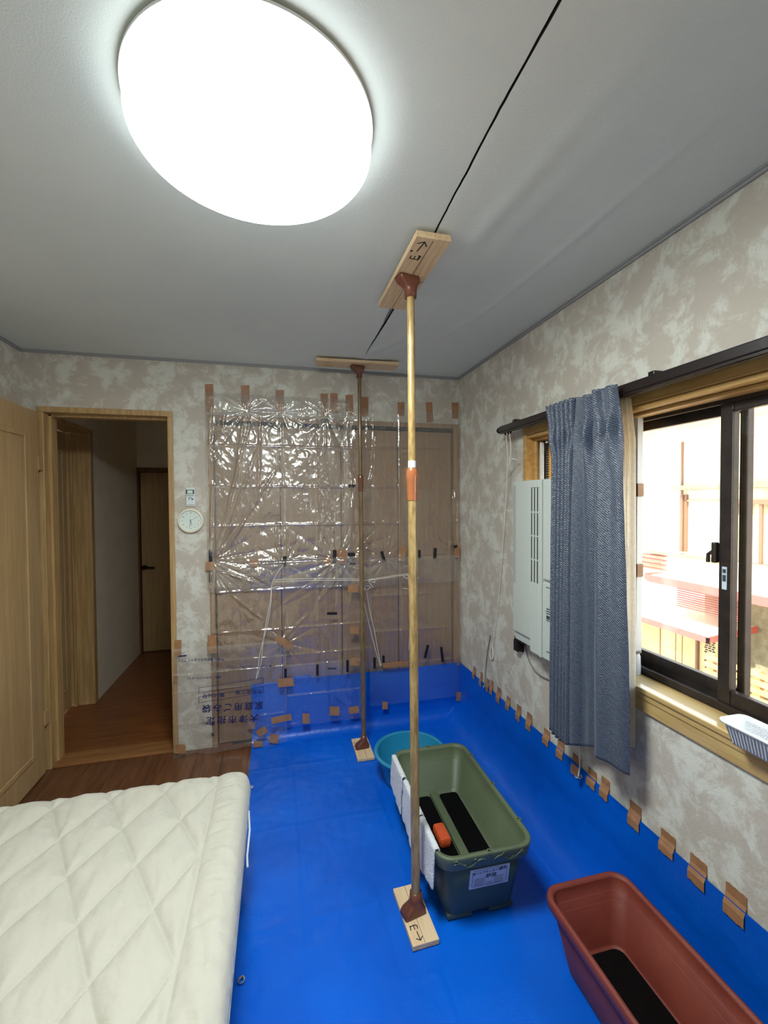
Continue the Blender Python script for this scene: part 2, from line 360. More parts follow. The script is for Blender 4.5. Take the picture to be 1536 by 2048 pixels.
def sag(x, y):
    s = 0.0
    if x > .5:
        d = x-ridge_x(RA, y); wv = .5+.5*math.tanh((y-.9)*3)
        s += .006*wv*math.exp(-(d/.035)**2)+.004*wv*math.exp(-((d-.09)/.05)**2)
        d2 = x-ridge_x(RB, y); s += .0035*wv*math.exp(-(d2/.012)**2)*(1 if y < 2.2 else .3)
        s += .010*wv*math.exp(-((x-.52)/.07)**2)*math.exp(-((y-2.1)/.35)**2)
        s += .004*math.sin((x-.5)*9+y*1.3)*wv*math.exp(-((x-.8)/.3)**2)
    else:
        s += .007*math.exp(-((x-.47)/.09)**2)*math.exp(-((y-1.95)/.4)**2)+.003*math.exp(-((x-.30)/.06)**2)*math.exp(-((y-1.6)/.5)**2)
    e = min(1.0, (x-XL)/.1, (XR-x)/.1, max(0, (YB-y)/.15)); return s*max(0, e)
def ceil_half(side):
    V = []; F = []; ys = [YF+(YB-YF)*j/170 for j in range(171)]; nx = 60
    for y in ys:
        c = crack(y); wd = crackw(y)
        a, b = (XL, c-wd) if side < 0 else (c+wd, XR)
        for i in range(nx+1):
            t = i/nx; t = (t**.7 if side > 0 else 1-(1-t)**.7) if False else t
            x = a+(b-a)*t; V.append((x, y, H-sag(x, y)))
        e = V[-1] if side < 0 else V[-(nx+1)]
        V.append((e[0], e[1], e[2])); V.append((e[0], e[1], e[2]+.010))
    n = nx+3
    for j in range(170):
        for i in range(nx): F.append((j*n+i, (j+1)*n+i, (j+1)*n+i+1, j*n+i+1))
        F.append((j*n+nx+1, j*n+nx+2, (j+1)*n+nx+2, (j+1)*n+nx+1))
    return V, F
Va, Fa = ceil_half(-1); Vb, Fb = ceil_half(1)
ce = structure(mk('ceiling', Va+Vb, Fa+[tuple(i+len(Va) for i in f) for f in Fb], M['ceiling'], smooth=True))
ce.data.materials.append(M['cavity'])
for k_, p_ in enumerate(ce.data.polygons):
    if k_ % 61 == 60: p_.material_index = 1; p_.use_smooth = False   # raw edges of the boards, their shade painted in with the dark colour
MB().box(XL-.12, XR+.13, YF-.12, YB+.11, H+.05, H+.09).build('attic_board', M['cavity'], ce)
MB().box(XL-.12, XL, YF-.12, YB+.11, H, H+.05).box(XR, XR+.13, YF-.12, YB+.11, H, H+.05).box(XL, XR, YF-.12, YF, H, H+.05).box(XL, XR, YB, YB+.11, H, H+.05).build('attic_edge', M['cavity'], ce)
MB().box(.5065, .512, 1.88, 2.3, H+.002, H+.012).build('torn_paper_strip', M['ceiling'], ce)
# cove moulding between walls and ceiling
structure(MB().box(XL, XR, YB-.008, YB-.0005, H-.016, H-.001).box(XL, XR, YB-.012, YB-.0005, H-.006, H-.001).build('trim_1', M['cove']))
structure(MB().box(XR-.008, XR-.0005, YF, YB-.013, H-.016, H-.001).box(XR-.012, XR-.0005, YF, YB-.013, H-.006, H-.001).build('trim_2', M['cove']))
structure(MB().box(XL+.0005, XL+.008, YF, YB-.013, H-.016, H-.001).box(XL+.0005, XL+.012, YF, YB-.013, H-.006, H-.001).build('trim_3', M['cove']))

# ---- door_1: frame, threshold, open leaf
d1 = bpy.data.objects.new('door_1', None); COL.objects.link(d1); structure(d1)
fr = MB()
fr.box(-1.316, -1.285, YB-.012, YB+.115, 0, 2.052, .003); fr.box(-.641, -.612, YB-.012, YB+.115, 0, 2.052, .003)
fr.box(-1.316, -.612, YB-.012, YB+.115, 2.052, 2.084, .003)
fr.box(-1.285, -1.272, YB+.05, YB+.115, 0, 2.04); fr.box(-.655, -.641, YB+.05, YB+.115, 0, 2.04); fr.box(-1.272, -.655, YB+.05, YB+.115, 2.038, 2.052)
fr.build('door_frame', M['doorframe'], d1)
MB().box(-1.285, -.641, YB-.008, YB+.13, .0, .016, .004).build('threshold', mat('threshold_wood', (150, 104, 62), .35, rgb2=(132, 88, 50), scale=5, stretch=(.8, 9, 9)), d1)
def door_leaf(parent, ax, x, y0, y1, z0, z1, th, sgn, mm, panels, mw=.028):
    """leaf standing in a plane: ax 'X' = plane of constant X spanning Y; 'Y' = plane of constant Y spanning X"""
    def bx(mb, a0, a1, b0, b1, c0, c1, bev=0.0):
        (mb.box(b0, b1, a0, a1, c0, c1, bev) if ax == 'X' else mb.box(a0, a1, b0, b1, c0, c1, bev))
    lf = MB(); bx(lf, y0, y1, x-sgn*th, x, z0, z1, .002); o = lf.build('door_leaf', mm, parent)
    for (a0, a1, c0, c1) in panels:
        mo = MB(); e = x+sgn*.007
        bx(mo, a0, a0+mw, x-sgn*.001, e, c0, c1, .003); bx(mo, a1-mw, a1, x-sgn*.001, e, c0, c1, .003)
        bx(mo, a0+mw, a1-mw, x-sgn*.001, e, c0, c0+mw, .003); bx(mo, a0+mw, a1-mw, x-sgn*.001, e, c1-mw, c1, .003)
        mo.build('moulding', mm, o)
        pn = MB(); bx(pn, a0+mw+.012, a1-mw-.012, x-sgn*.001, x+sgn*.003, c0+mw+.012, c1-mw-.012, .002); pn.build('panel_field', mm, o)
    return o
lf = door_leaf(d1, 'X', -1.295, 2.115, 2.812, .012, 2.045, .036, 1, M['door'], [(2.235, 2.70, .15, 1.915)])
MB().box(-1.302, -1.288, 2.806, 2.85, .28, .36).box(-1.302, -1.288, 2.806, 2.85, 1.72, 1.80).build('hinge', M['doorframe'], d1)
MB().tube([(-1.295, 2.17, .98), (-1.245, 2.17, .98)], .011).tube([(-1.248, 2.17, .98), (-1.248, 2.29, .975)], .008).lathe([(0, 0), (.001, 0)], (-1.29, 2.17, .98), 6).build('door_handle', M['metal'], lf)

# ---- closet: door_2 with four tall panels in a recessed frame
d2 = bpy.data.objects.new('door_2', None); COL.objects.link(d2); structure(d2)
cf = MB(); cf.box(-.415, -.385, YB-.010, YB+.1, 0, 2.072, .003); cf.box(1.204, 1.2445, YB-.010, YB+.1, 0, 2.072, .003); cf.box(-.385, 1.204, YB-.010, YB+.1, 2.040, 2.072, .003)
cf.build('closet_frame', M['closetframe'], d2)
MB().box(-.385, 1.204, YB+.008, YB+.06, 2.020, 2.040).build('head_rail', M['gap'], d2)
MB().box(-.385, 1.204, YB+.07, YB+.08, 0, 2.05).build('closet_back', M['gap'], d2)
xs = [-.381, .0155, .4095, .8035, 1.199]
for i in range(4):
    pan = MB().box(xs[i]+.003, xs[i+1]-.003, YB+.016, YB+.044, .012, 2.016, .003).build('folding_panel', M['closet'], d2)
    MB().box(xs[i]+.02, xs[i]+.026, YB+.0145, YB+.018, .05, 1.98).box(xs[i+1]-.026, xs[i+1]-.02, YB+.0145, YB+.018, .05, 1.98).build('edge_bead', M['closetframe'], pan)
# ---- hallway behind the door
hf = structure(MB().box(-1.60, -.3, YB+.0, 4.95, -.06, -.006).build('hallway_floor', M['gap']))
y = YB+.012; k = 0
while y < 4.9:
    for (a, b) in ((-1.60, -1.0+.35*((k*7) % 3-1)), (-1.0+.35*((k*7) % 3-1)+.0012, -.3)):
        MB().box(a, b, y, min(y+.0985, 4.9), -.006, 0.0).build('plank', M['hallfloor'], hf)
    y += .10; k += 1
hl = MB()
hl.box(-1.60, -1.38, YB+.11, 3.03, 0, H); hl.box(-1.60, -1.38, 3.03, 3.76, 2.085, H); hl.box(-1.60, -1.38, 3.76, 4.86, 0, H)
structure(hl.build('wall_hallway_left', M['hallwall']))
structure(MB().box(-1.60, -1.42, 4.86, 4.98, 0, H).box(-1.42, -.62, 4.86, 4.98, 1.89, H).box(-.62, -.2, 4.86, 4.98, 0, H).build('wall_hallway_end', M['hallwall']))
structure(MB().box(-1.60, -.2, 4.99, 5.05, -.06, H).build('hallway_light_blocker', M['gap']))  # added dark board, stops sky light leaking in around the end door
structure(MB().box(-.32, -.2, YB+.11, 4.86, 0, H).build('wall_hallway_right', M['hallwall']))
structure(MB().box(-1.60, -.2, YB+.11, 4.98, H, H+.1).build('ceiling_hallway', M['hallwall']))
d3 = bpy.data.objects.new('door_3', None); COL.objects.link(d3); structure(d3)
MB().box(-1.56, -1.372, 3.715, 3.772, 0, 2.06, .004).box(-1.56, -1.372, 3.02, 3.05, 0, 2.06, .004).box(-1.56, -1.372, 3.02, 3.772, 2.06, 2.092, .004).box(-1.50, -1.488, 3.695, 3.715, 0, 2.06).build('door_frame', M['doorframe'], d3)
door_leaf(d3, 'X', -1.53, 3.05, 3.712, .01, 2.056, .035, 1, M['door'], [(3.13, 3.655, .15, 1.92)], .022)
d4 = bpy.data.objects.new('door_4', None); COL.objects.link(d4); structure(d4)
MB().box(-1.42, -1.362, 4.842, 4.9, 0, 1.845, .003).box(-.68, -.62, 4.842, 4.9, 0, 1.845, .003).box(-1.42, -.62, 4.842, 4.9, 1.845, 1.89, .003).build('door_frame', M['darkframe'], d4)
l4 = door_leaf(d4, 'Y', 4.868, -1.355, -.69, .012, 1.842, .03, -1, M['door'], [])
MB().tube([(-1.325, 4.868, .88), (-1.325, 4.82, .88)], .022, 14).tube([(-1.325, 4.828, .88), (-1.23, 4.828, .873)], .010, 10).build('door_handle', M['metal'], l4)

# ---- window_1
w1 = bpy.data.objects.new('window_1', None); COL.objects.link(w1); structure(w1)
tr = MB()
tr.box(XR-.012, XR+.085, 1.985, 2.017, WZ0-.07, 1.905, .004)            # left casing with jamb
tr.box(XR-.012, XR+.085, WY0-.03, 1.985, 1.868, 1.905, .004)             # head casing
tr.box(XR-.006, XR+.085, WY0-.03, 1.985, 1.850, 1.868, .004)
tr.box(XR+.03, XR+.085, WY0-.03, 1.985, 1.838, 1.850, .004)
tr.box(XR+.03, XR+.045, 1.968, 1.985, .87, 1.838, .003)
tr.box(XR-.012, XR+.085, WY0-.03, WY0, WZ0-.07, 1.868, .004)
tr.build('window_casing', M['winwood'], w1)
sl = MB(); sl.box(XR-.022, XR+.085, WY0-.03, 1.985, .858, .876, .004); sl.box(XR-.016, XR, WY0-.03, 1.985, .836, .858, .003); sl.box(XR-.012, XR, WY0-.03, 1.985, .790, .836, .003)
sl.build('window_sill', mat('sill_wood', (196, 166, 110), 0.22, rgb2=(182, 150, 94), scale=5, stretch=(9, .7, 9), coat=.5), w1)
al = MB()
XA = XR+.085
al.box(XA, XA+.09, WY0, 1.985, .862, .892, .002); al.box(XA, XA+.006, WY0, 1.985, .892, .902); al.box(XA+.042, XA+.048, WY0, 1.985, .892, .904)
al.box(XA, XA+.09, WY0, 1.985, 1.838, 1.868, .002); al.box(XA, XA+.006, WY0, 1.985, 1.826, 1.838)
al.box(XA, XA+.09, 1.96, 1.985, .862, 1.868, .002); al.box(XA, XA+.09, WY0, WY0+.03, .862, 1.868, .002)
al.build('aluminium_frame', M['alu'], w1)
def sash(y0, y1, x, sl, sr, zb=.895, zt=1.836):
    m_ = MB(); m_.box(x, x+.026, y0, y0+sl, zb, zt, .003); m_.box(x, x+.026, y1-sr, y1, zb, zt, .003)
    m_.box(x+.001, x+.025, y0+sl, y1-sr, zb, zb+.05, .003); m_.box(x+.001, x+.025, y0+sl, y1-sr, zt-.036, zt, .003)
    m_.box(x-.003, x+.001, y0+sl-.006, y0+sl, zb+.045, zt-.03); m_.box(x-.003, x+.001, y1-sr, y1-sr+.006, zb+.045, zt-.03)
    o = m_.build('sash', M['alu'], w1)
    MB().box(x+.010, x+.015, y0+sl-.004, y1-sr+.004, zb+.044, zt-.03).build('pane', M['glass'], o); return o
s_in = sash(.25, 1.068, XA+.008, .045, .040)                              # inner, right
s_out = sash(1.018, 1.955, XA+.052, .020, .03)                            # outer, left
lk = MB().box(XA-.012, XA+.008, 1.064, 1.078, 1.335, 1.40, .004); lk.tube([(XA-.004, 1.071, 1.375), (XA-.006, 1.090, 1.36), (XA-.004, 1.092, 1.335)], .006, 8)
lk.build('crescent_lock', M['alu'], s_in)
lb = MB().box(XA+.0055, XA+.0075, 1.040, 1.055, 1.255, 1.325).build('safety_label', M['sticker'], s_in)
MB().box(XA+.0045, XA+.0056, 1.0425, 1.0525, 1.28, 1.30).box(XA+.0045, XA+.0056, 1.0425, 1.0525, 1.306, 1.318).build('label_print', M['inkgrey'], s_in)

# ================================================================ LAMP
LC = (-.040, 1.052)
lamp = thing('ceiling_lamp', 'large round white dome ceiling lamp, switched on and glowing', 'ceiling light', (LC[0], LC[1], H))
prof = [(0.0005, -.108)]+[(.264*math.sin(a), -.058-.050*math.cos(a)) for a in [i*PI/2/14 for i in range(1, 15)]]+[(.264, -.030), (.263, -.012)]
MB().lathe(prof, (0, 0, 0), 96).build('dome_shade', M['lampglow'], lamp, True)
_ds = lamp.children[0].data; _ds.materials.append(M['lampedge'])
for p_ in _ds.polygons:
    if p_.center.z > -.070: p_.material_index = 1           # the skirt of the dome glows far less than its face
MB().lathe([(.258, -.014), (.268, -.014), (.268, -.008), (.20, -.004), (.12, -.0005)], (0, 0, 0), 96).build('base_ring', M['white'], lamp, True)

# ================================================================ BED
bed_x0, bed_x1, bed_y0, bed_y1 = -1.335, -.128, -.15, 1.872
bd = thing('bed', 'low dark bed base beneath the white quilted pad', 'bed', ((bed_x0+bed_x1)/2, (bed_y0+bed_y1)/2, 0))
local(bd, MB().box(bed_x0+.02, bed_x1-.030, bed_y0+.02, bed_y1-.03, .055, .20, .01).build('bed_base', M['bedbase'], bd))
for (x, y_) in ((bed_x0+.07, bed_y0+.08), (bed_x0+.07, bed_y1-.12), (bed_x1-.10, bed_y0+.08), (bed_x1-.10, bed_y1-.12)):
    local(bd, MB().box(x-.025, x+.025, y_-.025, y_+.025, 0, .056, .004).build('leg', M['bedbase'], bd))
mt = MB().box(bed_x0+.012, bed_x1-.010, bed_y0+.01, bed_y1-.012, .2005, .372, .03).build('mattress', M['mattress'], None, True)
tag(mt, 'pale teal mattress showing as a thin strip under the white quilted pad', 'mattress')
pe = MB()
for z_ in (.225, .352): pe.tube([(bed_x1-.010, bed_y0+.05, z_), (bed_x1-.010, bed_y1-.06, z_)], .004, 8)
pe.build('piping', M['white'], mt, True)
def pad_point(u, v):
    wx = bed_x1-bed_x0; wy = bed_y1-bed_y0; ov = .07
    X = -ov+(wx+2*ov)*u; Y = -ov+(wy+2*ov)*v
    x = min(max(X, 0), wx); y_ = min(max(Y, 0), wy)
    ex = min(x, wx-x); ey = min(y_, wy-y_)
    # rounded plan corners
    xx = bed_x0+x; yy = bed_y0+y_
    R = .055
    cx = min(max(x, R), wx-R); cy = min(max(y_, R), wy-R); dx = x-cx; dy = y_-cy; dl = math.hypot(dx, dy)
    if dl > 1e-6:
        k = max(abs(dx), abs(dy))/dl; xx = bed_x0+cx+dx*k; yy = bed_y0+cy+dy*k
    # roll down at the edges
    e = max(0.0, 1-min(ex, ey)/.05) if min(ex, ey) < .05 else 0
    z = .428-.035*(1-math.sqrt(max(0, 1-e*e)))
    # seam network
    by = 1.453; bxv = -.252
    q1 = (yy-by)+1.84*(xx-bxv); q2 = (yy-by)-1.84*(xx-bxv); P = .343; c = 1/math.hypot(1, 1.84)
    s1 = abs((q1/P-round(q1/P))*P)*c; s2 = abs((q2/P-round(q2/P))*P)*c
    bd_ = xx-(-.249)
    if bd_ > 0: d = abs(bd_)
    else: d = min(s1, s2, abs(bd_))
    puff = .0185*(1-math.exp(-d/.024)) if bd_ <= 0 else .0185*(1-math.exp(-d/.026))
    dep = min(1, min(ex, ey)/.05)
    z += (puff-.010)*(.25+.75*dep)
    z -= .0045*math.exp(-(d/.0045)**2)*dep
    # cloth wrinkles, mostly across the seams
    wr_ = nz(xx*34+yy*9, yy*10-xx*4, 1.3)*.0050+nz(xx*14, yy*60 if bd_ > 0 else yy*13, 7.7)*.0042+nz(xx*70+yy*18, yy*20, 4.)*.0016
    z += wr_*dep*min(1, d/.02)
    ox = X-x; oy = Y-y_; down = max(abs(ox), abs(oy))
    if down > 0:
        z -= down; bulge = .004*math.sin(min(1, down/.07)*PI)
        xx += (1 if ox > 0 else -1 if ox < 0 else 0)*bulge; yy += (1 if oy > 0 else -1 if oy < 0 else 0)*bulge
        if bd_ > 0: xx += .002*nz(yy*40, z*10)
    return (xx, yy, z)
V, F = grid(pad_point, 250, 390)
pad = mk('quilted_bed_pad', V, F, M['pad'], smooth=True); thicken(pad, .003)
tag(pad, 'cream white quilted mattress pad stitched in diamonds, covering the bed', 'bed pad')
MB().tube([(bed_x1+.006, 1.70, .36), (bed_x1+.010, 1.68, .30), (bed_x1+.004, 1.62, .25), (bed_x1+.008, 1.58, .24)], .004, 6).build('corner_strap', M['white'], pad, True)

# ================================================================ TARP
TX0 = -.178; TZR = .395
def tarp_top_back(x): return .378+.028*(x-TX0)/1.42*.2+(.02 if .0 < x < .2 else 0)+.004*nz(x*6, 2.2)
def tarp_point(u, v):
    # unfolded coordinates, metres
    FX = XR-.008; FY = YB-.010
    Lx = FX-TX0+TZR; Ly = FY-.12+.43
    a = u*Lx+TX0; b = v*Ly+.12
    topb = tarp_top_back(min(a, FX))
    upx = max(0, a-FX); upy = max(0, b-FY)*topb/.43
    # round the fold: on the floor approaching the wall the sheet lifts off
    x = min(a, FX); y_ = min(b, FY); z = .0035
    r = .16; t = max(0, a-(FX-r))
    if t > 0:
        L2 = r+TZR; s = t/L2
        # bezier from (FX-r, 0) via (FX-.01, 0) to (FX, .24) then straight
        h = s*L2
        if h < r+.17:
            q = h/(r+.17); X0, X1, X2 = FX-r, FX-.022, FX; Z0, Z1, Z2 = .0035, .008, .20
            x = (1-q)**2*X0+2*q*(1-q)*X1+q*q*X2; zz = (1-q)**2*Z0+2*q*(1-q)*Z1+q*q*Z2
        else:
            x = FX; q = (h-(r+.17))/(L2-(r+.17)); zz = .20+(TZR-.20)*q
        z = max(z, zz)
    r2 = .07; t = max(0, b-(FY-r2))
    if t > 0:
        L2 = r2+topb; h = t*(L2/(r2+.43))
        if h < r2+.06:
            q = h/(r2+.06); y_ = (1-q)**2*(FY-r2)+2*q*(1-q)*(FY-.01)+q*q*FY; zz = (1-q)**2*.0035+2*q*(1-q)*.006+q*q*.075
        else: y_ = FY; q = (h-(r2+.06))/(L2-(r2+.06)); zz = .075+(topb-.075)*q
        z = max(z, zz)
    fl_ = (a < FX-r) and (b < FY-r2)
    # creases from the factory folding and loose waves
    w_ = 0
    for c_ in (.06, .52, .98): w_ += .0040*math.exp(-abs(x-c_-.004*nz(y_*3, 1))/.006)
    for c_ in (.62, 1.10, 1.58, 2.06, 2.54): w_ += .0036*math.exp(-abs(y_-c_-.004*nz(x*3, 5))/.006)
    wave = .0045*max(0, nz(x*3.1, y_*2.1, .3))+.0030*max(0, nz(x*7, y_*6, 2.3))+.0020*(nz(x*22, y_*20, 4)+.5)
    clear = 1.0
    for (bx0, bx1, by0, by1) in ((.36, .58, 1.30, 1.68), (.38, .60, 2.42, 2.76), (.50, 1.2, .5, 2.5)):
        if bx0 < x < bx1 and by0 < y_ < by1: clear = min(clear, .12)
    if fl_: z = .0012+(w_+wave)*clear
    else:
        # sideways bulges while hanging
        if a >= FX-r and b < FY-r2: x -= abs(.006*nz(y_*5, z*9, 8))*(1-min(1, z/TZR))+.014*max(0, nz(y_*2.2, z*3, 3.3))*math.sin(PI*min(1, z/TZR)); z = max(.002, z); z += .006*nz(y_*3.3, 9.1)*(z/TZR)
        else: y_ -= abs(.005*nz(x*6, z*9, 5))*math.sin(PI*min(1, z/.38)); z = max(.002, z)
    return (x, min(y_, YB-.002), z)
V, F = grid(tarp_point, 210, 330)
tarp = mk('blue_tarp', V, F, M['tarp'], smooth=True)
tag(tarp, 'bright blue plastic tarp covering the floor and turned up against two walls', 'tarp')
for (x, y_) in ((-.156, 2.395), (-.132, 1.421), (-.135, .90)):
    MB().lathe([(.0065, .0), (.0085, .003), (.012, .0025), (.0125, -.0005), (.0065, 0)], (x, y_, .008), 18).build('grommet', M['eyelet'], tarp, True)
for (x, z_) in ((.668, .405), (.885, .43)):
    g = MB().lathe([(.0065, .0), (.0085, .003), (.012, .0025), (.0125, -.0005), (.0065, 0)], (0, 0, 0), 18).build('grommet', M['eyelet'], tarp, True)
    g.data.transform(Matrix.Translation((x, YB-.016, z_-.02)) @ Matrix.Rotation(PI/2, 4, 'X'))
for (y_, z_) in ((1.555, .375), (2.43, .395)):
    g = MB().lathe([(.0065, .0), (.0085, .003), (.012, .0025), (.0125, -.0005), (.0065, 0)], (0, 0, 0), 18).build('grommet', M['eyelet'], tarp, True)
    g.data.transform(Matrix.Translation((XR-.022, y_, z_-.005)) @ Matrix.Rotation(-PI/2, 4, 'Y'))

# ================================================================ CLEAR PLASTIC SHEETS
def sheet(x0, x1, z0, z1, off, nu, nv, folds_z, folds_x, anchors, amp, seed, edge_top=0.02, bottom_wave=0.0, pleat=.006, lines=()):
    def f(u, v):
        x = x0+(x1-x0)*u; z = z0+(z1-z0)*v
        d = 0.0
        for c_ in folds_z: d += .0075*math.exp(-abs(z-c_-.003*nz(x*4, c_))/.0050)
        for c_ in folds_x: d += .0070*math.exp(-abs(x-c_-.003*nz(z*4, c_))/.0055)
        for (ax_, az, rad, n_) in anchors:
            dx = x-ax_; dz = z-az; r = math.hypot(dx, dz)+1e-4; th = math.atan2(dx, dz)
            k = math.exp(-r/rad)*min(1, r/.05)
            d += pleat*k*abs(math.sin(n_*th+1.7*nz(th*2, seed)))**.7*1.6
        for (xa, za, xb, zb, am) in lines:
            ex, ez = xb-xa, zb-za; q = ((x-xa)*ex+(z-za)*ez)/(ex*ex+ez*ez)
            if -.05 < q < 1.05:
                qq = min(1, max(0, q)); dd = math.hypot(x-xa-ex*qq-.006*nz(q*5, seed), z-za-ez*qq)
                d += am*math.exp(-(dd/.008)**2)*min(1, (q+.05)*8, (1.05-q)*5)
        n1 = nz(x*7, z*6, seed); n2 = 1-abs(nz(x*17, z*13, seed+3)*2); n3 = 1-abs(nz(x*38+z*9, z*26, seed+5)*2)
        d += amp*(.5+.5*n1)+amp*.55*max(0, n2)*max(0, nz(x*4, z*4, seed+9)+.35)+amp*.16*max(0, n3)
        e = min(1, u/.03, (1-u)/.03, (1-v)/edge_top)
        e2 = min(1, v/.03)
        d = d*(.15+.85*max(0, min(e, 1)))*(.3+.7*e2)
        zz = z
        if v < .08 and bottom_wave: zz += bottom_wave*(1-v/.08)*(nz(x*7, seed)); d += .02*(1-v/.08)*(.4+abs(nz(x*14, 2)))
        return (x, YB-off-d, zz)
    return grid(f, nu, nv)
V, F = sheet(-.428, .47, .97, 2.205, .013, 210, 280, [1.885, 1.63, 1.388, 1.165], [.035, .245], [(-.40, 1.18, .45, 9), (.04, 1.14, .16, 6), (.36, 1.15, .25, 7), (-.19, 2.10, .16, 6), (.02, 2.10, .14, 6), (.31, 2.09, .18, 6)], .010, 2.1, pleat=.009, lines=[(-.38, 1.2, -.16, 2.05, .016), (-.36, 1.2, -.09, 1.95, .014), (-.34, 1.2, -.02, 1.72, .012), (-.405, 1.2, -.39, 1.66, .014), (-.27, 1.6, -.19, 2.1, .010), (-.12, 1.6, -.10, 2.1, .010), (-.40, 1.9, -.385, 2.15, .014), (-.33, 1.95, -.31, 2.1, .010), (.0, 1.15, -.02, 1.4, .009), (.06, 1.15, .05, 1.4, .009), (.34, 1.15, .28, 1.38, .010), (.30, 1.85, .31, 2.1, .009)])
sh1 = mk('plastic_sheet', V, F, M['film'], smooth=True)
tag(sh1, 'shiny crinkled clear plastic sheet hanging from tape over the closet\'s upper left', 'plastic sheet', 'clear plastic sheets over the closet')
V, F = sheet(.42, 1.238, .97, 2.15, .030, 190, 260, [1.885, 1.63, 1.388, 1.165], [.62, .80], [(.47, 1.19, .30, 8), (.69, 1.16, .24, 7), (1.22, 1.17, .16, 6), (.57, 2.10, .15, 5), (.47, 2.10, .15, 5)], .007, 5.3, pleat=.006, lines=[(.44, 1.2, .50, 1.68, .014), (.46, 1.2, .47, 1.72, .012), (.53, 1.2, .535, 1.6, .012), (.425, 1.2, .47, 1.55, .010), (.535, 1.7, .54, 2.05, .012), (.62, 1.75, .635, 2.0, .012), (.59, 1.65, .62, 1.76, .010), (.79, 1.2, .795, 1.65, .009), (1.16, 1.2, 1.20, 1.62, .016), (1.22, 1.2, 1.218, 1.55, .016), (.70, 1.18, .66, 1.4, .008), (.70, 1.18, .76, 1.4, .008)])
sh2 = mk('plastic_sheet', V, F, M['film2'], smooth=True)
tag(sh2, 'clear plastic sheet over the closet\'s upper right, behind the far pole', 'plastic sheet', 'clear plastic sheets over the closet')
V, F = sheet(-.405, .60, .40, 1.172, .052, 210, 180, [.985, .735, .56], [.245], [(-.38, 1.13, .30, 7), (.36, 1.15, .30, 7), (.03, .64, .14, 5), (-.15, 1.14, .10, 5)], .007, 8.8, pleat=.009, lines=[(.36, 1.12, .03, .89, .018), (.34, 1.09, .10, .92, .014), (.42, 1.11, .25, .90, .020), (.49, 1.08, .45, .85, .012), (.01, .66, .16, .80, .012), (-.36, 1.12, -.12, 1.03, .014), (-.16, 1.09, -.06, 1.02, .016), (.0, .66, .03, .86, .012), (-.30, .98, -.1, .80, .008)])
sh3 = mk('plastic_sheet', V, F, M['film2'], smooth=True)
tag(sh3, 'clear plastic sheet over the middle of the closet, creased toward a tilted tape', 'plastic sheet', 'clear plastic sheets over the closet')
V, F = sheet(.585, 1.240, .16, 1.158, .046, 130, 180, [.90, .66, .43], [.80], [(1.21, 1.15, .18, 5), (.70, 1.14, .12, 5)], .0035, 12.2)
sh4 = mk('plastic_sheet', V, F, M['film2'], smooth=True)
tag(sh4, 'smooth clear plastic sheet over the closet\'s lower right, down to the tarp', 'plastic sheet', 'clear plastic sheets over the closet')
V, F = sheet(-.625, .04, .012, .66, .070, 170, 150, [.50, .395, .205, .06], [-.10], [(-.60, .62, .14, 5), (-.60, .03, .16, 6), (-.10, .05, .18, 6), (.0, .12, .12, 5)], .0055, 15.1, bottom_wave=.03)
sh5 = mk('garbage_bag', V, F, M['bagfilm'], smooth=True)
tag(sh5, 'clear garbage bag printed in blue, taped upside down beside the doorway', 'plastic bag')
V, F = sheet(.03, .555, .10, .50, .066, 110, 90, [.30], [.30], [(.03, .12, .12, 5), (.5, .13, .14, 5)], .004, 18.7)
sh6 = mk('plastic_sheet', V, F, M['film2'], smooth=True)
tag(sh6, 'clear plastic sheet taped over the turned-up tarp, left of the far pole', 'plastic sheet', 'clear plastic sheets over the closet')
# blue printing, upside down on the bag
def up(cx, cz, tilt=0.045, off=.114, sx=1.0):
    k0 = (YB-off)/YB
    return Matrix.Translation((cx*k0, YB-off, EYE+(cz-EYE)*k0)) @ Matrix.Rotation(PI/2, 4, 'X') @ Matrix.Rotation(PI-tilt*0-.055, 4, 'Z') @ Matrix.Diagonal((sx, 1, 1, 1))
txt('大津市指定', .052, M['blueink'], sh5, up(-.295, .165, sx=1.0), gap=1.42)
txt('家庭用ごみ袋', .052, M['blueink'], sh5, up(-.290, .244, sx=1.0), gap=1.32)
txt('市指定番号', .028, M['blueink'], sh5, up(-.195, .329, sx=1.15)); txt('第1026号', .028, M['blueink'], sh5, up(-.405, .317+.012, sx=1.15))
txt('製造元 株式会社ショウワプラス', .020, M['blueink'], sh5, up(-.475, .560, sx=.9))
txt('●ごみはきちんと分別して出してください。', .017, M['blueink'], sh5, up(-.19, .488, sx=.78))
txt('破損しても水もれのないように', .017, M['blueink'], sh5, up(-.46, .445, sx=.8))
bx_ = MB()
def fr_line(x0, z0, x1, z1, t=.0012):
    k0 = (YB-.114)/YB; x0 *= k0; x1 *= k0; z0 = EYE+(z0-EYE)*k0; z1 = EYE+(z1-EYE)*k0
    d = Vector((x1-x0, 0, z1-z0)).normalized(); n = Vector((-d.z, 0, d.x))*t
    a = Vector((x0, YB-.114, z0)); b = Vector((x1, YB-.114, z1)); k = len(bx_.v)
    bx_.v += [tuple(a-n), tuple(b-n), tuple(b+n), tuple(a+n)]; bx_.f.append((k, k+1, k+2, k+3))
for (xa, xb, za, zb, dz) in ((-.492, -.105, .290, .326, .024), (-.492, -.105, .350, .384, .024)):
    fr_line(xa, za, xb, za+dz-.002); fr_line(xa, zb, xb, zb+dz-.002); fr_line(xa, za, xa, zb); fr_line(xb, za+dz-.002, xb, zb+dz-.002)
fr_line(-.603, .592, -.558, .592, .004)
bx_.build('printed_frame', M['blueink'], sh5)

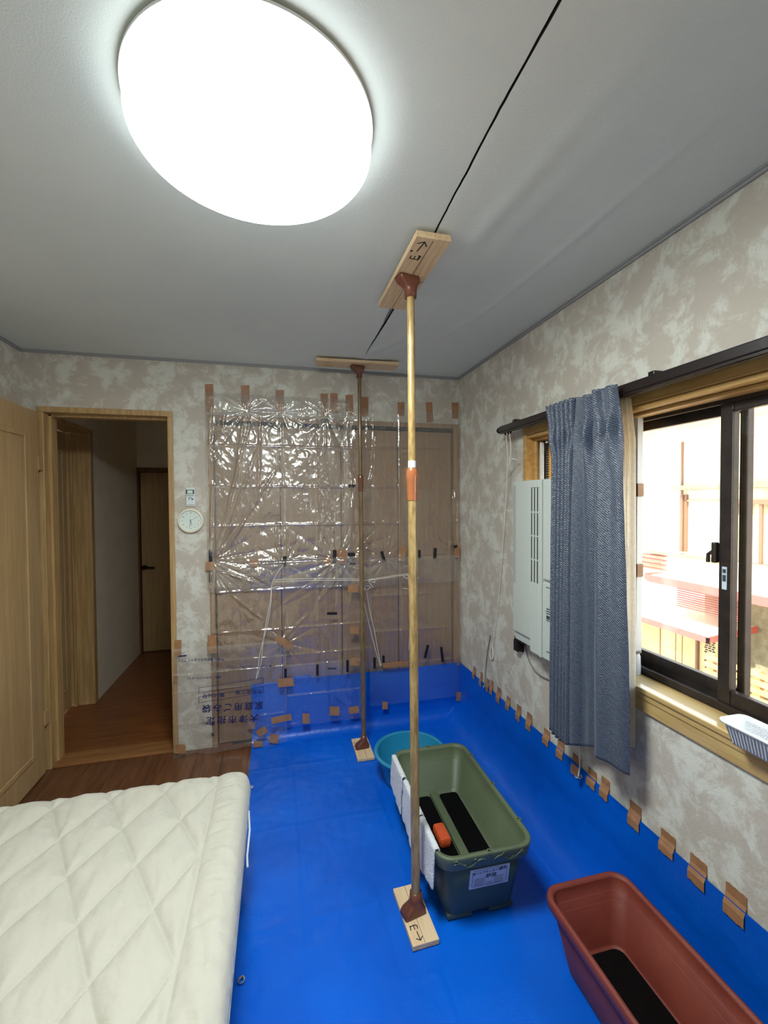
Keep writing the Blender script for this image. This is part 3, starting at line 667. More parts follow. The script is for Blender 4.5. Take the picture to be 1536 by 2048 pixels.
# ================================================================ TAPES
TOP = [
    [(-0.428, 2.26), (-0.379, 2.264), (-0.376, 2.099), (-0.425, 2.095)],
    [(-0.217, 2.263), (-0.166, 2.267), (-0.163, 2.105), (-0.214, 2.101)],
    [(-0.006, 2.248), (0.047, 2.249), (0.04, 2.096), (-0.013, 2.096)],
    [(0.277, 2.239), (0.326, 2.243), (0.329, 2.094), (0.281, 2.09)],
    [(0.34, 2.244), (0.39, 2.248), (0.391, 2.12), (0.341, 2.117)],
    [(0.441, 2.239), (0.491, 2.244), (0.495, 2.102), (0.445, 2.098)],
    [(0.549, 2.231), (0.597, 2.234), (0.596, 2.107), (0.549, 2.105)],
    [(0.798, 2.208), (0.847, 2.211), (0.848, 2.119), (0.799, 2.116)],
    [(1.0, 2.218), (1.047, 2.223), (1.057, 2.086), (1.009, 2.081)],
    [(1.193, 2.225), (1.242, 2.228), (1.244, 2.116), (1.195, 2.113)],
]
MID = [
    [(-0.439, 1.166), (-0.366, 1.163), (-0.367, 1.113), (-0.439, 1.116)],
    [(-0.182, 1.171), (-0.128, 1.169), (-0.128, 1.125), (-0.183, 1.127)],
    [(0.284, 1.169), (0.343, 1.167), (0.343, 1.11), (0.283, 1.113)],
    [(0.38, 1.217), (0.44, 1.215), (0.439, 1.121), (0.379, 1.124)],
    [(0.804, 1.229), (0.854, 1.224), (0.846, 1.121), (0.796, 1.126)],
    [(1.21, 1.211), (1.252, 1.21), (1.252, 1.125), (1.21, 1.126)],
    [(0.448, 0.978), (0.516, 0.975), (0.516, 0.924), (0.448, 0.928)],
    [(0.46, 0.698), (0.514, 0.694), (0.514, 0.643), (0.459, 0.648)],
    [(1.228, 0.858), (1.27, 0.855), (1.27, 0.798), (1.228, 0.8)],
    [(0.461, 0.487), (0.516, 0.482), (0.515, 0.427), (0.461, 0.433)],
    [(-0.435, 0.71), (-0.383, 0.706), (-0.384, 0.593), (-0.437, 0.598)],
    [(-0.006, 0.681), (0.081, 0.61), (0.055, 0.575), (-0.032, 0.646)],
    [(-0.623, 0.694), (-0.586, 0.691), (-0.588, 0.592), (-0.625, 0.596)],
    [(-0.018, 0.391), (0.082, 0.39), (0.087, 0.334), (-0.014, 0.335)],
    [(1.227, 0.438), (1.27, 0.434), (1.27, 0.355), (1.227, 0.359)],
    [(0.681, 0.428), (0.859, 0.426), (0.862, 0.391), (0.684, 0.393)],
    [(-0.063, 0.142), (0.061, 0.154), (0.069, 0.111), (-0.055, 0.099)],
    [(-0.631, 0.473), (-0.608, 0.471), (-0.609, 0.427), (-0.632, 0.43)],
]
LOW = [
    [(0.14, 0.146), (0.186, 0.14), (0.185, 0.073), (0.139, 0.079)],
    [(0.317, 0.171), (0.384, 0.163), (0.384, 0.102), (0.317, 0.11)],
    [(0.445, 0.15), (0.512, 0.153), (0.52, 0.105), (0.453, 0.102)],
    [(0.679, 0.161), (0.717, 0.156), (0.717, 0.104), (0.678, 0.109)],
    [(1.223, 0.168), (1.258, 0.164), (1.257, 0.099), (1.223, 0.103)],
    [(-0.202, 0.136), (-0.159, 0.131), (-0.16, 0.085), (-0.203, 0.091)],
    [(-0.157, 0.067), (-0.098, 0.095), (-0.077, 0.053), (-0.136, 0.025)],
    [(-0.065, 0.042), (-0.01, 0.024), (-0.02, -0.033), (-0.076, -0.015)],
    [(-0.17, 0.006), (-0.115, -0.002), (-0.115, -0.054), (-0.171, -0.046)],
    [(-0.629, 0.048), (-0.573, 0.04), (-0.573, -0.017), (-0.63, -0.008)],
]
BLK = [
    [(-0.42, 1.24), (-0.4, 1.239), (-0.401, 1.164), (-0.421, 1.165)],
    [(-0.422, 1.112), (-0.402, 1.111), (-0.403, 1.036), (-0.423, 1.037)],
    [(0.028, 1.185), (0.05, 1.183), (0.045, 1.115), (0.023, 1.118)],
    [(0.35, 1.215), (0.373, 1.213), (0.369, 1.127), (0.346, 1.129)],
    [(0.45, 1.193), (0.497, 1.191), (0.497, 1.168), (0.45, 1.169)],
    [(0.46, 1.124), (0.5, 1.122), (0.5, 1.109), (0.46, 1.11)],
    [(0.67, 1.193), (0.691, 1.198), (0.71, 1.125), (0.69, 1.12)],
    [(0.942, 1.195), (0.96, 1.195), (0.96, 1.132), (0.942, 1.133)],
    [(1.057, 1.206), (1.079, 1.204), (1.074, 1.127), (1.052, 1.129)],
    [(1.202, 1.215), (1.231, 1.224), (1.237, 1.207), (1.209, 1.198)],
    [(1.216, 1.131), (1.238, 1.13), (1.238, 1.12), (1.216, 1.121)],
    [(0.457, 1.648), (0.504, 1.648), (0.504, 1.628), (0.457, 1.628)],
    [(0.307, 0.803), (0.373, 0.799), (0.373, 0.782), (0.307, 0.786)],
    [(0.307, 0.434), (0.366, 0.428), (0.366, 0.415), (0.306, 0.421)],
    [(0.233, 0.461), (0.249, 0.46), (0.248, 0.386), (0.232, 0.388)],
    [(0.027, 0.455), (0.043, 0.453), (0.042, 0.394), (0.026, 0.396)],
    [(0.432, 0.473), (0.449, 0.471), (0.449, 0.39), (0.432, 0.391)],
    [(0.618, 0.472), (0.635, 0.471), (0.634, 0.395), (0.617, 0.397)],
    [(0.681, 0.48), (0.698, 0.479), (0.698, 0.389), (0.68, 0.391)],
    [(1.002, 0.528), (1.02, 0.522), (0.997, 0.431), (0.979, 0.437)],
    [(1.1, 0.502), (1.119, 0.502), (1.13, 0.394), (1.112, 0.394)],
    [(-0.42, 0.158), (-0.402, 0.155), (-0.403, 0.136), (-0.42, 0.139)],
    [(-0.421, 0.091), (-0.403, 0.089), (-0.404, 0.07), (-0.421, 0.072)],
    [(0.279, 2.075), (0.338, 2.077), (0.338, 2.051), (0.279, 2.049)],
]
RT = [(2.606, 0.406), (2.506, 0.403), (2.418, 0.401), (2.367, 0.406), (2.281, 0.398), (2.174, 0.399), (2.065, 0.397), (1.965, 0.398), (1.816, 0.397), (1.71, 0.395), (1.601, 0.386), (1.506, 0.389), (1.433, 0.395), (1.285, 0.392), (1.15, 0.393), (1.043, 0.39), (0.93, 0.391)]
def tape_quad(name, quad, yv, m, ragged=True, th=.0008, zlim=None):
    """quad: four (x, z) corners on the back wall, clockwise from top left; the short ends are torn"""
    k0 = yv/YB                                   # coordinates were measured on the wall itself; this piece stands a little in front
    (tl, tr_, br, bl) = [Vector((p[0]*k0, EYE+(p[1]-EYE)*k0)) for p in quad]
    V = []; n = 7
    hor = (tr_-tl).length > (tl-bl).length
    A, B, C_, D = (tl, tr_, br, bl) if not hor else (bl, tl, tr_, br)
    L = (A-D).length
    top = [A.lerp(B, i/n) for i in range(n+1)]; bot = [D.lerp(C_, i/n) for i in range(n+1)]
    k = (.05 if ragged else 0)
    ax_ = (A-D).normalized()
    top = [p+ax_*L*k*random.uniform(-.5, .5)*.5 for p in top]; bot = [p+ax_*L*k*random.uniform(-1, .7) for p in bot]
    rows = []
    for j in range(4):
        t = j/3; rows.append([a.lerp(b, t) for a, b in zip(top, bot)])
    P = [p for r in rows for p in r]
    def clampx(p): return Vector((min(p.x, XR-.003), max(p.y, .012)))
    P = [clampx(p) for p in P]
    ny = len(P)
    V = [(p.x, yv-th-.0006*abs(nz(p.x*60, p.y*60)), p.y) for p in P]+[(p.x, yv, p.y) for p in P]
    F = []
    for j in range(3):
        for i in range(n):
            a = j*(n+1)+i; F.append((a, a+1, a+n+2, a+n+1)); F.append((ny+a+n+1, ny+a+n+2, ny+a+1, ny+a))
    def side(a, b): F.append((a, ny+a, ny+b, b))
    for i in range(n): side(i, i+1); side(3*(n+1)+i+1, 3*(n+1)+i)
    for j in range(3): side((j+1)*(n+1), j*(n+1)); side(j*(n+1)+n, (j+1)*(n+1)+n)
    return mk(name, V, F, m)
ordn = ['leftmost', 'second from the left', 'third from the left', 'left one of the close pair', 'right of the close pair',
        'sixth from the left', 'seventh from the left', 'third from the right', 'second from the right', 'rightmost, beside the room corner']
for q, o_ in zip(TOP, ordn):
    tag(tape_quad('packing_tape', q, YB-.0015-.0, M['tape']), 'brown tape strip on wallpaper above the closet, '+o_, 'tape', 'brown tape strips above the closet')
mid_l = ['brown tape across the closet frame\'s left edge at mid height', 'brown tape scrap between the first two black tapes at mid height', 'brown tape scrap left of the black strip left of the far pole',
         'crumpled brown tape just left of the far pole at mid height', 'upright brown tape just left of the near pole at mid height', 'crumpled brown tape on the closet frame\'s right edge at mid height',
         'brown tape behind the far pole, just below the horizontal strings', 'brown tape behind the far pole, midway between strings and tarp', 'small brown tape on the right corner, below mid height',
         'brown tape behind the far pole, just above the tarp', 'tall brown tape low on the closet frame\'s left edge', 'tilted brown tape over the plastic between strings and tarp',
         'brown tape on the doorway frame beside the bag\'s top', 'wide brown tape on the tarp\'s top edge above the printed bag corner', 'brown tape at the room corner on the tarp\'s top edge',
         'long thin brown tape along the tarp\'s top edge by the near pole', 'slanted brown tape on the tarp right of the bag print', 'narrow brown tape on the doorway frame beside the bag']
mid_off = [.030, .050, .050, .036, .046, .046, .082, .082, .002, .082, .060, .078, .0185, .084, .024, .060, .092, .0185]
for q, l_, of in zip(MID, mid_l, mid_off):
    tag(tape_quad('packing_tape', q, YB-of, M['tape']), l_, 'tape', 'brown tapes on the closet plastic')
low_l = ['brown tape on the turned-up tarp, second to the right of the bag', 'rounded brown tape on the turned-up tarp left of the far pole', 'brown tape on the turned-up tarp right behind the far pole',
         'small square brown tape on the turned-up tarp between the poles', 'small brown tape low on the tarp at the room corner', 'faint brown tape on the tarp\'s left edge near the floor',
         'tilted brown tape at the bag\'s lower right corner', 'rightmost brown tape of the cluster at the bag\'s lower right corner', 'lowest brown tape at the tarp\'s left edge by the bag corner',
         'brown tape on the bag\'s lower left corner beside the doorway']
low_off = [.090, .090, .090, .058, .060, .0165, .092, .093, .0915, .094]
for q, l_, of in zip(LOW, low_l, low_off):
    tag(tape_quad('packing_tape', q, YB-of, M['tape']), l_, 'tape', 'brown tapes near the floor by the closet')
blk_l = ['black tape on the closet frame\'s left edge, the upper of two', 'black tape on the closet frame\'s left edge, below the brown tape', 'black tape at mid height above the left string knot',
         'upright black tape at mid height beside crumpled brown tape', 'bent black tape touching the far pole at mid height', 'thin black tape under the bent one by the far pole', 'tilted black tape right of the far pole at mid height',
         'narrow black tape just right of the near pole at mid height', 'upright black tape at mid height on the closet\'s right panel', 'slanted black tape scrap at the right closet edge', 'tiny black tape scrap below the slanted one, right closet edge',
         'horizontal black tape left of the far pole\'s joint', 'horizontal black tape on the closet below the strings', 'horizontal black tape just above the tarp', 'black tape on the tarp edge right of the wide brown tape',
         'black tape on the tarp edge above the wide brown tape', 'black tape on the tarp edge left of the far pole', 'black tape on the tarp edge, the left one beside the grommet', 'black tape on the tarp edge, the right one beside the grommet',
         'tilted black tape on the tarp edge right of the near pole', 'last black tape on the tarp edge before the room corner', 'upper black tape square low on the closet\'s left frame', 'lower black tape square low on the closet\'s left frame',
         'wide black tape on the closet\'s head frame']
blk_off = [.0285, .0105, .048, .052, .048, .048, .050, .048, .052, .048, .048, .046, .066, .067, .080, .084, .080, .054, .054, .054, .054, .0120, .0120, .0105]
for q, l_, of in zip(BLK, blk_l, blk_off):
    tag(tape_quad('black_tape', q, YB-of, M['blacktape'], False), l_, 'tape', 'black tapes on the closet plastic')
# the row that holds the tarp on the right wall
def rt_label(i, n):
    nm = ['nearest the room corner', 'second from the room corner', 'third from the room corner', 'fourth from the room corner', 'fifth from the room corner', 'sixth from the room corner', 'seventh from the room corner', 'eighth from the room corner',
          'ninth from the room corner', 'just left of the curtain', 'under the curtain\'s left folds', 'just left of the hanging cord', 'just right of the hanging cord',
          'first one right of the curtain', 'above the far end of the red planter', 'second nearest the camera', 'nearest the camera']
    return 'brown tape holding tarp on the right wall, '+nm[i]
RT_W = [.034, .030, .036, .030, .044, .04, .042, .046, .048, .048, .055, .05, .045, .052, .055, .055, .058]
for i, (y_, z_) in enumerate(RT):
    wv = RT_W[i]; h_ = .078+.008*math.sin(i*2.1)
    V = []; n = 6
    for side in (0, 1):
        for j in range(4):
            for k in range(n+1):
                yy = y_-wv/2+wv*k/n; zz = z_+h_/2-h_*j/3
                if j == 3: zz += random.uniform(-.003, .003)
                if j == 0: zz += .002*(k % 2)
                base = XR-.0015 if j <= 1 else XR-.0125
                V.append((base-(.0009 if side == 0 else 0), yy, zz))
    F = []; ny = 4*(n+1)
    for j in range(3):
        for k in range(n):
            a = j*(n+1)+k; F.append((a, a+n+1, a+n+2, a+1)); F.append((ny+a, ny+a+1, ny+a+n+2, ny+a+n+1))
    for k in range(n): F.append((k, k+1, ny+k+1, ny+k)); F.append((3*(n+1)+k, ny+3*(n+1)+k, ny+3*(n+1)+k+1, 3*(n+1)+k+1))
    for j in range(3):
        a = j*(n+1); b = (j+1)*(n+1); F.append((a, ny+a, ny+b, b)); a += n; b += n; F.append((a, b, ny+b, ny+a))
    tag(mk('packing_tape', V, F, M['tape']), rt_label(i, len(RT)), 'tape', 'brown tapes along the tarp on the right wall')

# ================================================================ STRINGS
def cord(name, pts, r, m, label=None, cat=None, parent=None, seg=6, sub=6):
    P = [Vector(p) for p in pts]; Q = []
    for i in range(len(P)-1):
        p0 = P[max(i-1, 0)]; p1 = P[i]; p2 = P[i+1]; p3 = P[min(i+2, len(P)-1)]
        for k in range(sub):
            t = k/sub; Q.append(.5*((2*p1)+(p2-p0)*t+(2*p0-5*p1+4*p2-p3)*t*t+(3*p1-p0-3*p2+p3)*t**3))
    Q.append(P[-1]); o = MB().tube(Q, r, seg).build(name, m, parent, True)
    if label: tag(o, label, cat)
    return o
yS = YB-.088
st = thing('white_string', 'thin white string tied across the closet plastic with long hanging ends', 'string', (.5, yS, 1.0))
def cs(name, pts, r=.0016):
    return local(st, cord(name, [(x*yS/YB, yS, EYE+(z-EYE)*yS/YB) for x, z in pts], r, M['cord'], parent=st))
cs('horizontal_strand', [(-.03, 1.036), (.25, 1.030), (.5, 1.015), (.56, 1.005)]); cs('horizontal_strand', [(-.03, 1.022), (.25, 1.018), (.5, 1.004), (.56, .998)])
cs('horizontal_strand', [(.55, 1.000), (.70, 1.018), (.865, 1.035)]); cs('horizontal_strand', [(.58, 1.000), (.72, 1.012), (.86, 1.024), (.95, 1.0)])
cs('hanging_strand', [(.03, 1.13), (-.02, 1.06), (-.045, 1.0), (-.05, .9), (-.075, .75), (-.12, .58), (-.135, .48), (-.15, .40)])
cs('hanging_strand', [(-.048, .99), (-.056, .9), (-.085, .75), (-.105, .62), (-.118, .50), (-.15, .40)])
cs('hanging_strand', [(.545, .93), (.565, .82), (.60, .66), (.635, .52), (.668, .41)]); cs('hanging_strand', [(.575, .93), (.595, .80), (.63, .64), (.65, .52), (.672, .41)])
cs('hanging_strand', [(.868, 1.02), (.875, .92), (.89, .75), (.875, .60), (.872, .50)]); cs('hanging_strand', [(.875, .95), (.892, .75), (.91, .62), (.925, .50)])
cs('knot', [(-.12, .985), (-.08, .975), (-.04, .985), (0, .99), (.01, .98)]); cs('knot', [(.56, 1.0), (.62, 1.01), (.63, .985), (.59, .995), (.62, .95)]); cs('knot', [(.55, .95), (.58, .94), (.60, .955), (.57, .965), (.56, .93)])
cs('knot', [(.83, 1.02), (.86, 1.0), (.88, 1.02), (.86, 1.03), (.90, 1.01), (.94, .995)]); cs('knot', [(.83, .935), (.86, .93), (.90, .935)])
# curtain pull cords on the right wall
pc = thing('curtain_pull_cord', 'thin white pull cord looped at the left end of the curtain rail', 'cord', (XR-.05, 2.17, 1.9))
local(pc, cord('cord_strand', [(1.17, 2.08, 1.90), (1.18, 2.08, 1.80), (1.20, 2.115, 1.70), (1.232, 2.2, 1.42), (1.238, 2.28, .95), (1.238, 2.35, .66)], .0018, M['cord'], parent=pc))
local(pc, cord('cord_strand', [(1.17, 2.045, 1.90), (1.19, 2.06, 1.80), (1.20, 2.10, 1.72), (1.21, 2.13, 1.705)], .0024, M['cord'], parent=pc))
local(pc, cord('knot', [(1.20, 2.02, 1.745), (1.19, 2.05, 1.75), (1.20, 2.09, 1.715), (1.21, 2.14, 1.69), (1.215, 2.18, 1.675)], .0024, M['cord'], parent=pc))
local(pc, cord('end_loop', [(1.236, 2.35, .67), (1.236, 2.38, .62), (1.236, 2.37, .58), (1.236, 2.34, .60), (1.236, 2.35, .66)], .003, M['cord'], parent=pc))
hg = cord('hanging_cord', [(1.238, 2.38, .72), (1.238, 2.42, .60), (1.236, 2.44, .48), (1.228, 2.43, .395)], .0028, M['film2'] if False else M['greycord'], 'clear grey cord hanging to the tarp near the room corner', 'cord')
hc = cord('hanging_cord', [(1.205, 1.56, .62), (1.218, 1.558, .50), (1.222, 1.557, .42), (1.214, 1.555, .375)], .0028, M['cord'], 'pale cord below the curtain hem, tied to a tarp grommet', 'cord')
MB().lathe([(.003, -.004), (.009, -.003), (.011, 0), (.009, .003), (.003, .004)], (1.208, 1.555, .372), 14).build('cord_ring', M['eyelet'], hc, True)

# ================================================================ AIR CONDITIONER
AX = 1.15; AY0, AY1, AZ0, AZ1 = 1.622, 1.974, .822, 1.630
ac = thing('window_air_conditioner', 'tall pale grey window air conditioner with three dark vertical vents', 'air conditioner', (1.25, 1.80, AZ0))
bd_ = MB()
bd_.box(AX+.012, 1.232, AY0, AY1, AZ0+.012, AZ1, .006)
bd_.box(AX, AX+.014, 1.812, AY1, AZ0+.055, AZ1-.002, .008)
bd_.box(AX-.004, AX+.014, 1.722, 1.740, AZ0, AZ1-.002, .003)
sv = [1.722+.0, 1.745, 1.755, 1.772, 1.782, 1.799, 1.812]
local(ac, bd_.build('housing', M['acbody'], ac))
fp = MB()
ZL, ZH = 1.155, 1.592                                                  # vent band
fp.box(AX-.004, AX+.012, 1.740, 1.812, AZ0+.002, ZL, .004); fp.box(AX-.004, AX+.012, 1.740, 1.812, ZH, AZ1-.002, .004)
for a, b in ((1.740, 1.747), (1.7565, 1.7705), (1.780, 1.794), (1.8035, 1.812)): fp.box(AX-.004, AX+.012, a, b, ZL, ZH)
for zc in (1.26, 1.37, 1.48):
    for a, b in ((1.747, 1.7565), (1.7705, 1.780), (1.794, 1.8035)): fp.box(AX-.0036, AX+.0, a, b, zc-.003, zc+.003)
local(ac, fp.build('front_grille', M['acbody'], ac))
local(ac, MB().box(AX-.0028, AX+.0118, 1.7405, 1.8115, ZL, ZH).build('vent_slots', M['acdark'], ac))
rp = MB(); rp.box(AX-.002, AX+.012, AY0+.004, 1.716, 1.180, AZ1-.004, .006); local(ac, rp.build('outlet_panel', M['acbody'], ac))
rp = MB(); rp.box(AX-.002, AX+.012, AY0+.004, 1.716, AZ0+.004, 1.168, .004); cp = local(ac, rp.build('control_cover', M['acbody'], ac))
pr = MB()
for (z_, wv, hh) in ((1.150, .030, .0015), (1.055, .02, .003), (1.045, .028, .002), (1.035, .024, .002), (1.018, .024, .008), (1.004, .022, .002), (.865, .022, .002)):
    pr.box(AX-.0030, AX-.0019, 1.672-wv/2, 1.672+wv/2, z_-hh, z_+hh)
local(ac, pr.build('panel_print', M['inkgrey'], cp)).__setitem__('kind', 'stuff')
gl_ = MB()
for y_ in (1.962, 1.955, 1.948): gl_.box(AX-.0006, AX+.001, y_-.0008, y_+.0008, AZ0+.30, AZ1-.02)
local(ac, gl_.build('panel_line', M['greycord'], ac))
local(ac, MB().box(1.232, 1.243, 2.018, 2.03, .74, 1.60).box(1.205, 1.243, 2.02, 2.06, .742, .80, .003).box(1.205, 1.232, 1.96, 2.05, .80, .82).build('mounting_bracket', M['rail'], ac))
# the vertical frame piece right of the unit, with two strips of tape
fil = thing('window_filler_frame', 'white vertical window filler strip right of the blue curtain', 'window filler', (1.315, 1.37, .877))
local(fil, MB().box(1.300, 1.326, 1.348, 1.382, .955, 1.846, .002).box(1.304, 1.326, 1.384, 1.39, .955, 1.846).build('channel', M['white'], fil))
local(fil, MB().lathe([(.0005, .078), (.020, .076), (.024, .065), (.026, .0), (.0005, 0)], (1.305, 1.365, .877), 20).build('foot', M['white'], fil, True))
local(fil, MB().lathe([(.012, .0), (.026, .004), (.026, .010), (.012, .012), (.0005, .012)], (1.305, 1.365, .955), 20).build('clamp_ring', M['greycord'], fil, True))
for z_, l_ in ((1.570, 'upper'), (1.269, 'lower')):
    tag(MB().box(1.2975, 1.2995, 1.344, 1.384, z_-.024, z_+.024).box(1.2975, 1.3265, 1.344, 1.3462, z_-.024, z_+.024).build('packing_tape', M['tape']), l_+' brown tape around the white strip right of the curtain', 'tape')
# the pleated filler above the unit
pf = thing('pleated_filler', 'yellowish pleated filler panel above the air conditioner', 'window filler', (1.33, 1.8, 1.63))
pl = MB(); nzz = 34
for k in range(nzz):
    z0_ = 1.632+k*(1.828-1.632)/nzz; z1_ = 1.632+(k+1)*(1.828-1.632)/nzz; zm = (z0_+z1_)/2; n = len(pl.v)
    pl.v += [(1.335, 1.400, z0_), (1.335, 1.935, z0_), (1.322, 1.400, zm), (1.322, 1.935, zm), (1.335, 1.400, z1_), (1.335, 1.935, z1_)]
    pl.f += [(n, n+1, n+3, n+2), (n+2, n+3, n+5, n+4)]
pm = mat('pleat_cream', (236, 206, 120), .6, bump=.02)
_b = pm.node_tree.nodes['Principled BSDF']; _N = pm.node_tree.nodes; _t = _N.new('ShaderNodeBsdfTranslucent'); _t.inputs[0].default_value = lin((250, 226, 150)); _mx = _N.new('ShaderNodeMixShader'); _mx.inputs[0].default_value = .7
pm.node_tree.links.new(_b.outputs[0], _mx.inputs[1]); pm.node_tree.links.new(_t.outputs[0], _mx.inputs[2]); pm.node_tree.links.new(_mx.outputs[0], _N['Material Output'].inputs[0])
local(pf, pl.build('pleats', pm, pf))
local(pf, MB().box(1.300, 1.318, 1.957, 1.968, 1.632, 1.83, .002).build('edge_strip', M['white'], pf))
cm = MB()
for k in range(16): zc = 1.64+k*.0118; cm.box(1.31, 1.322, 1.925, 1.946, zc, zc+.005)
local(pf, cm.build('comb_edge', M['acdark'], pf)); local(pf, MB().lathe([(.0005, .008), (.007, .006), (.008, 0), (.006, -.005), (.0005, -.007)], (1.315, 1.93, 1.838-.012), 14).build('knob', M['white'], pf, True))
local(pf, MB().box(1.318, 1.330, 1.385, 1.96, 1.626, 1.634).build('bottom_strip', M['white'], pf))
cord('power_cord', [(1.236, 2.00, .80), (1.238, 1.985, .74), (1.238, 1.93, .69), (1.238, 1.86, .677), (1.238, 1.75, .695), (1.238, 1.68, .74)], .003, M['greycord'], 'thin grey power cord looping below the air conditioner', 'cord')

# ================================================================ CURTAIN RAIL, CURTAINS
rl = thing('curtain_rail', 'dark brown double curtain rail above the window', 'curtain rail', (1.19, 1.2, 1.93))
local(rl, MB().box(1.154, 1.178, .05, 2.12, 1.897, 1.930, .004).box(1.158, 1.163, .05, 2.12, 1.890, 1.897).box(1.170, 1.175, .05, 2.12, 1.890, 1.897).build('front_track', M['rail'], rl))
local(rl, MB().box(1.205, 1.222, .05, 2.10, 1.905, 1.93, .003).build('back_track', M['rail'], rl))
for y_ in (1.98, 1.15, .35): local(rl, MB().box(1.158, 1.2445, y_-.012, y_+.012, 1.93, 1.943, .002).build('bracket', M['rail'], rl))
local(rl, MB().tube([(1.166, 2.118, 1.912), (1.166, 2.138, 1.912)], .012, 14).tube([(1.166, 2.138, 1.912), (1.166, 2.15, 1.912)], [.016, .012], 14).build('end_cap', M['rail'], rl))
for y_ in (2.02, 2.045, 2.075): local(rl, MB().tube([(1.166, y_, 1.892), (1.166, y_, 1.878)], .004, 8).build('runner', M['metal'], rl))

def curtain_point(u, v):
    # u: 0 = right (near) edge, 1 = left edge;  v: 0 bottom, 1 top
    t = 1-v                                  # 0 at the top
    yr = 1.258-.045*math.sin(min(1, t*1.1)*PI*.5)*(.6+.4*t); yl_ = 1.622-.026*min(1, t/.16)+.008*t
    # right panel covers y yr..ym, left tight folds ym..yl
    ut = .46                                  # share of cloth on the broad panel
    ym = 1.475-.0*t-.03*math.exp(-t*9)
    if u < ut: s = u/ut; y_ = yr+(ym-yr)*s
    else: s = (u-ut)/(1-ut); y_ = ym+(yl_-ym)*s
    top = math.exp(-t*11)
    if u < ut:
        # one soft belly with a highlight, opens towards the hem
        bow = .034*math.sin(s*PI*2.0-.5)*(.35+.65*min(1, t*1.3))+.009*math.sin(s*PI*5+1.0)
        x = 1.141-bow-.006*math.exp(-t*14)
        x -= .012*top*abs(math.sin(s*PI*3))
        x += .010*math.sin(s*PI*6+1)*math.exp(-((t-.13)/.07)**2)
    else:
        f_ = math.sin(s*PI*12); a_ = .013+.006*nz(s*6, 3)+.004*t
        x = 1.121+a_*f_; y_ += .006*math.cos(s*PI*12)*(1 if .02 < s < .98 else 0)
        x -= .010*math.exp(-((s-.0)/.08)**2)*math.sin(min(1, t*2)*PI/2)
        x += .004*top*f_
    # gathered header: pinch 9 cm below the top
    pin = math.exp(-((t-.105)/.028)**2); x += .009*pin*math.sin(u*62); y_ += .004*pin*math.sin(u*31)
    if t < .085: x -= .005*abs(math.sin(u*24))*(1-t/.12)
    x += .0018*nz(u*20, t*8)
    if t < .065: x -= .004*(1-t/.065)
    hem = .552+(.030*math.sin(s*PI*1.0)+.045*(1-s) if u < ut else .012*(1-math.sin(s*PI)))
    ztop = 1.928
    z = hem+(ztop-hem)*v
    return (min(x, 1.196), y_, z)
NU, NV = 330, 120
V, F = grid(curtain_point, NU, NV)
_acc = [0.0]; _row = NV//2*(NU+1)
for i in range(NU): _acc.append(_acc[-1]+math.dist(V[_row+i], V[_row+i+1]))
uvs = [(_acc[i], j/NV*1.38) for j in range(NV+1) for i in range(NU+1)]
ct = mk('curtain', V, F, M['curtain'], smooth=True, uvs=uvs); thicken(ct, .0016)
tag(ct, 'blue grey woven curtain with pinched header gathered at the window\'s left', 'curtain')
def lace_point(u, v):
    t = 1-v; y_ = 1.272+.05*u-.006*math.sin(t*PI*.5)
    if t < .12: y_ = y_+.020*(1-t/.12)
    x = 1.214+.008*math.sin(u*PI*5+t*2)
    return (min(x, 1.226), y_, .655+(1.895-.655)*v)
V, F = grid(lace_point, 40, 50); lc = mk('lace_curtain', V, F, M['lace'], smooth=True)
tag(lc, 'cream lace curtain showing as a strip behind the blue curtain', 'curtain')

# ================================================================ TRAY ON THE SILL
def rrect(cx, cy, hx, hy, r, z, seg=5, rot=0.0):
    P = []; r = min(r, hx-.0005, hy-.0005)
    for (sx, sy, a0) in ((1, 1, 0), (-1, 1, PI/2), (-1, -1, PI), (1, -1, 3*PI/2)):
        for k in range(seg+1):
            a = a0+PI/2*k/seg; P.append((sx*(hx-r)+r*math.cos(a), sy*(hy-r)+r*math.sin(a)))
    c, s = math.cos(rot), math.sin(rot)
    return [(cx+x*c-y*s, cy+x*s+y*c, z) for x, y in P]
def loft(sections, seg=5, close_last=True, rot=0.0, c=(0, 0)):
    """sections: (z, hx, hy, r); goes outer bottom -> rim -> inner bottom"""
    V = []; n = 4*(seg+1)
    for s_ in sections:
        cx, cy = (s_[4], s_[5]) if len(s_) > 4 else (0, 0)
        V += rrect(c[0]+cx, c[1]+cy, s_[1], s_[2], s_[3], s_[0], seg, rot)
    F = []
    for i in range(len(sections)-1):
        for k in range(n): a = i*n+k; b = i*n+(k+1) % n; F.append((a, b, b+n, a+n))
    F.append(tuple(range(n))[::-1])
    if close_last: F.append(tuple((len(sections)-1)*n+k for k in range(n)))
    return V, F
ty = thing('plastic_tray', 'white plastic tray on the window sill at the right edge', 'tray', (1.208, .80, .877))
V, F = loft([(0, .030, .105, .015), (.052, .040, .122, .018), (.052, .047, .129, .02), (.058, .047, .129, .02), (.058, .038, .120, .016), (.006, .028, .102, .014)])
mk('tray_shell', V, F, M['white'], ty, True)
for k in range(24):
    y_ = -.10+k*.0087
    MB().tube([(-.0308, y_*.93, .004), (-.0402, y_, .050)], .0012, 6).build('rib', M['white'], ty)
cl = MB().box(1.188, 1.222, .70, .88, .884, .955, .014).build('folded_cloth', M['towel'], None, True); tag(cl, 'white folded cloth lying in the plastic tray on the sill', 'cloth')

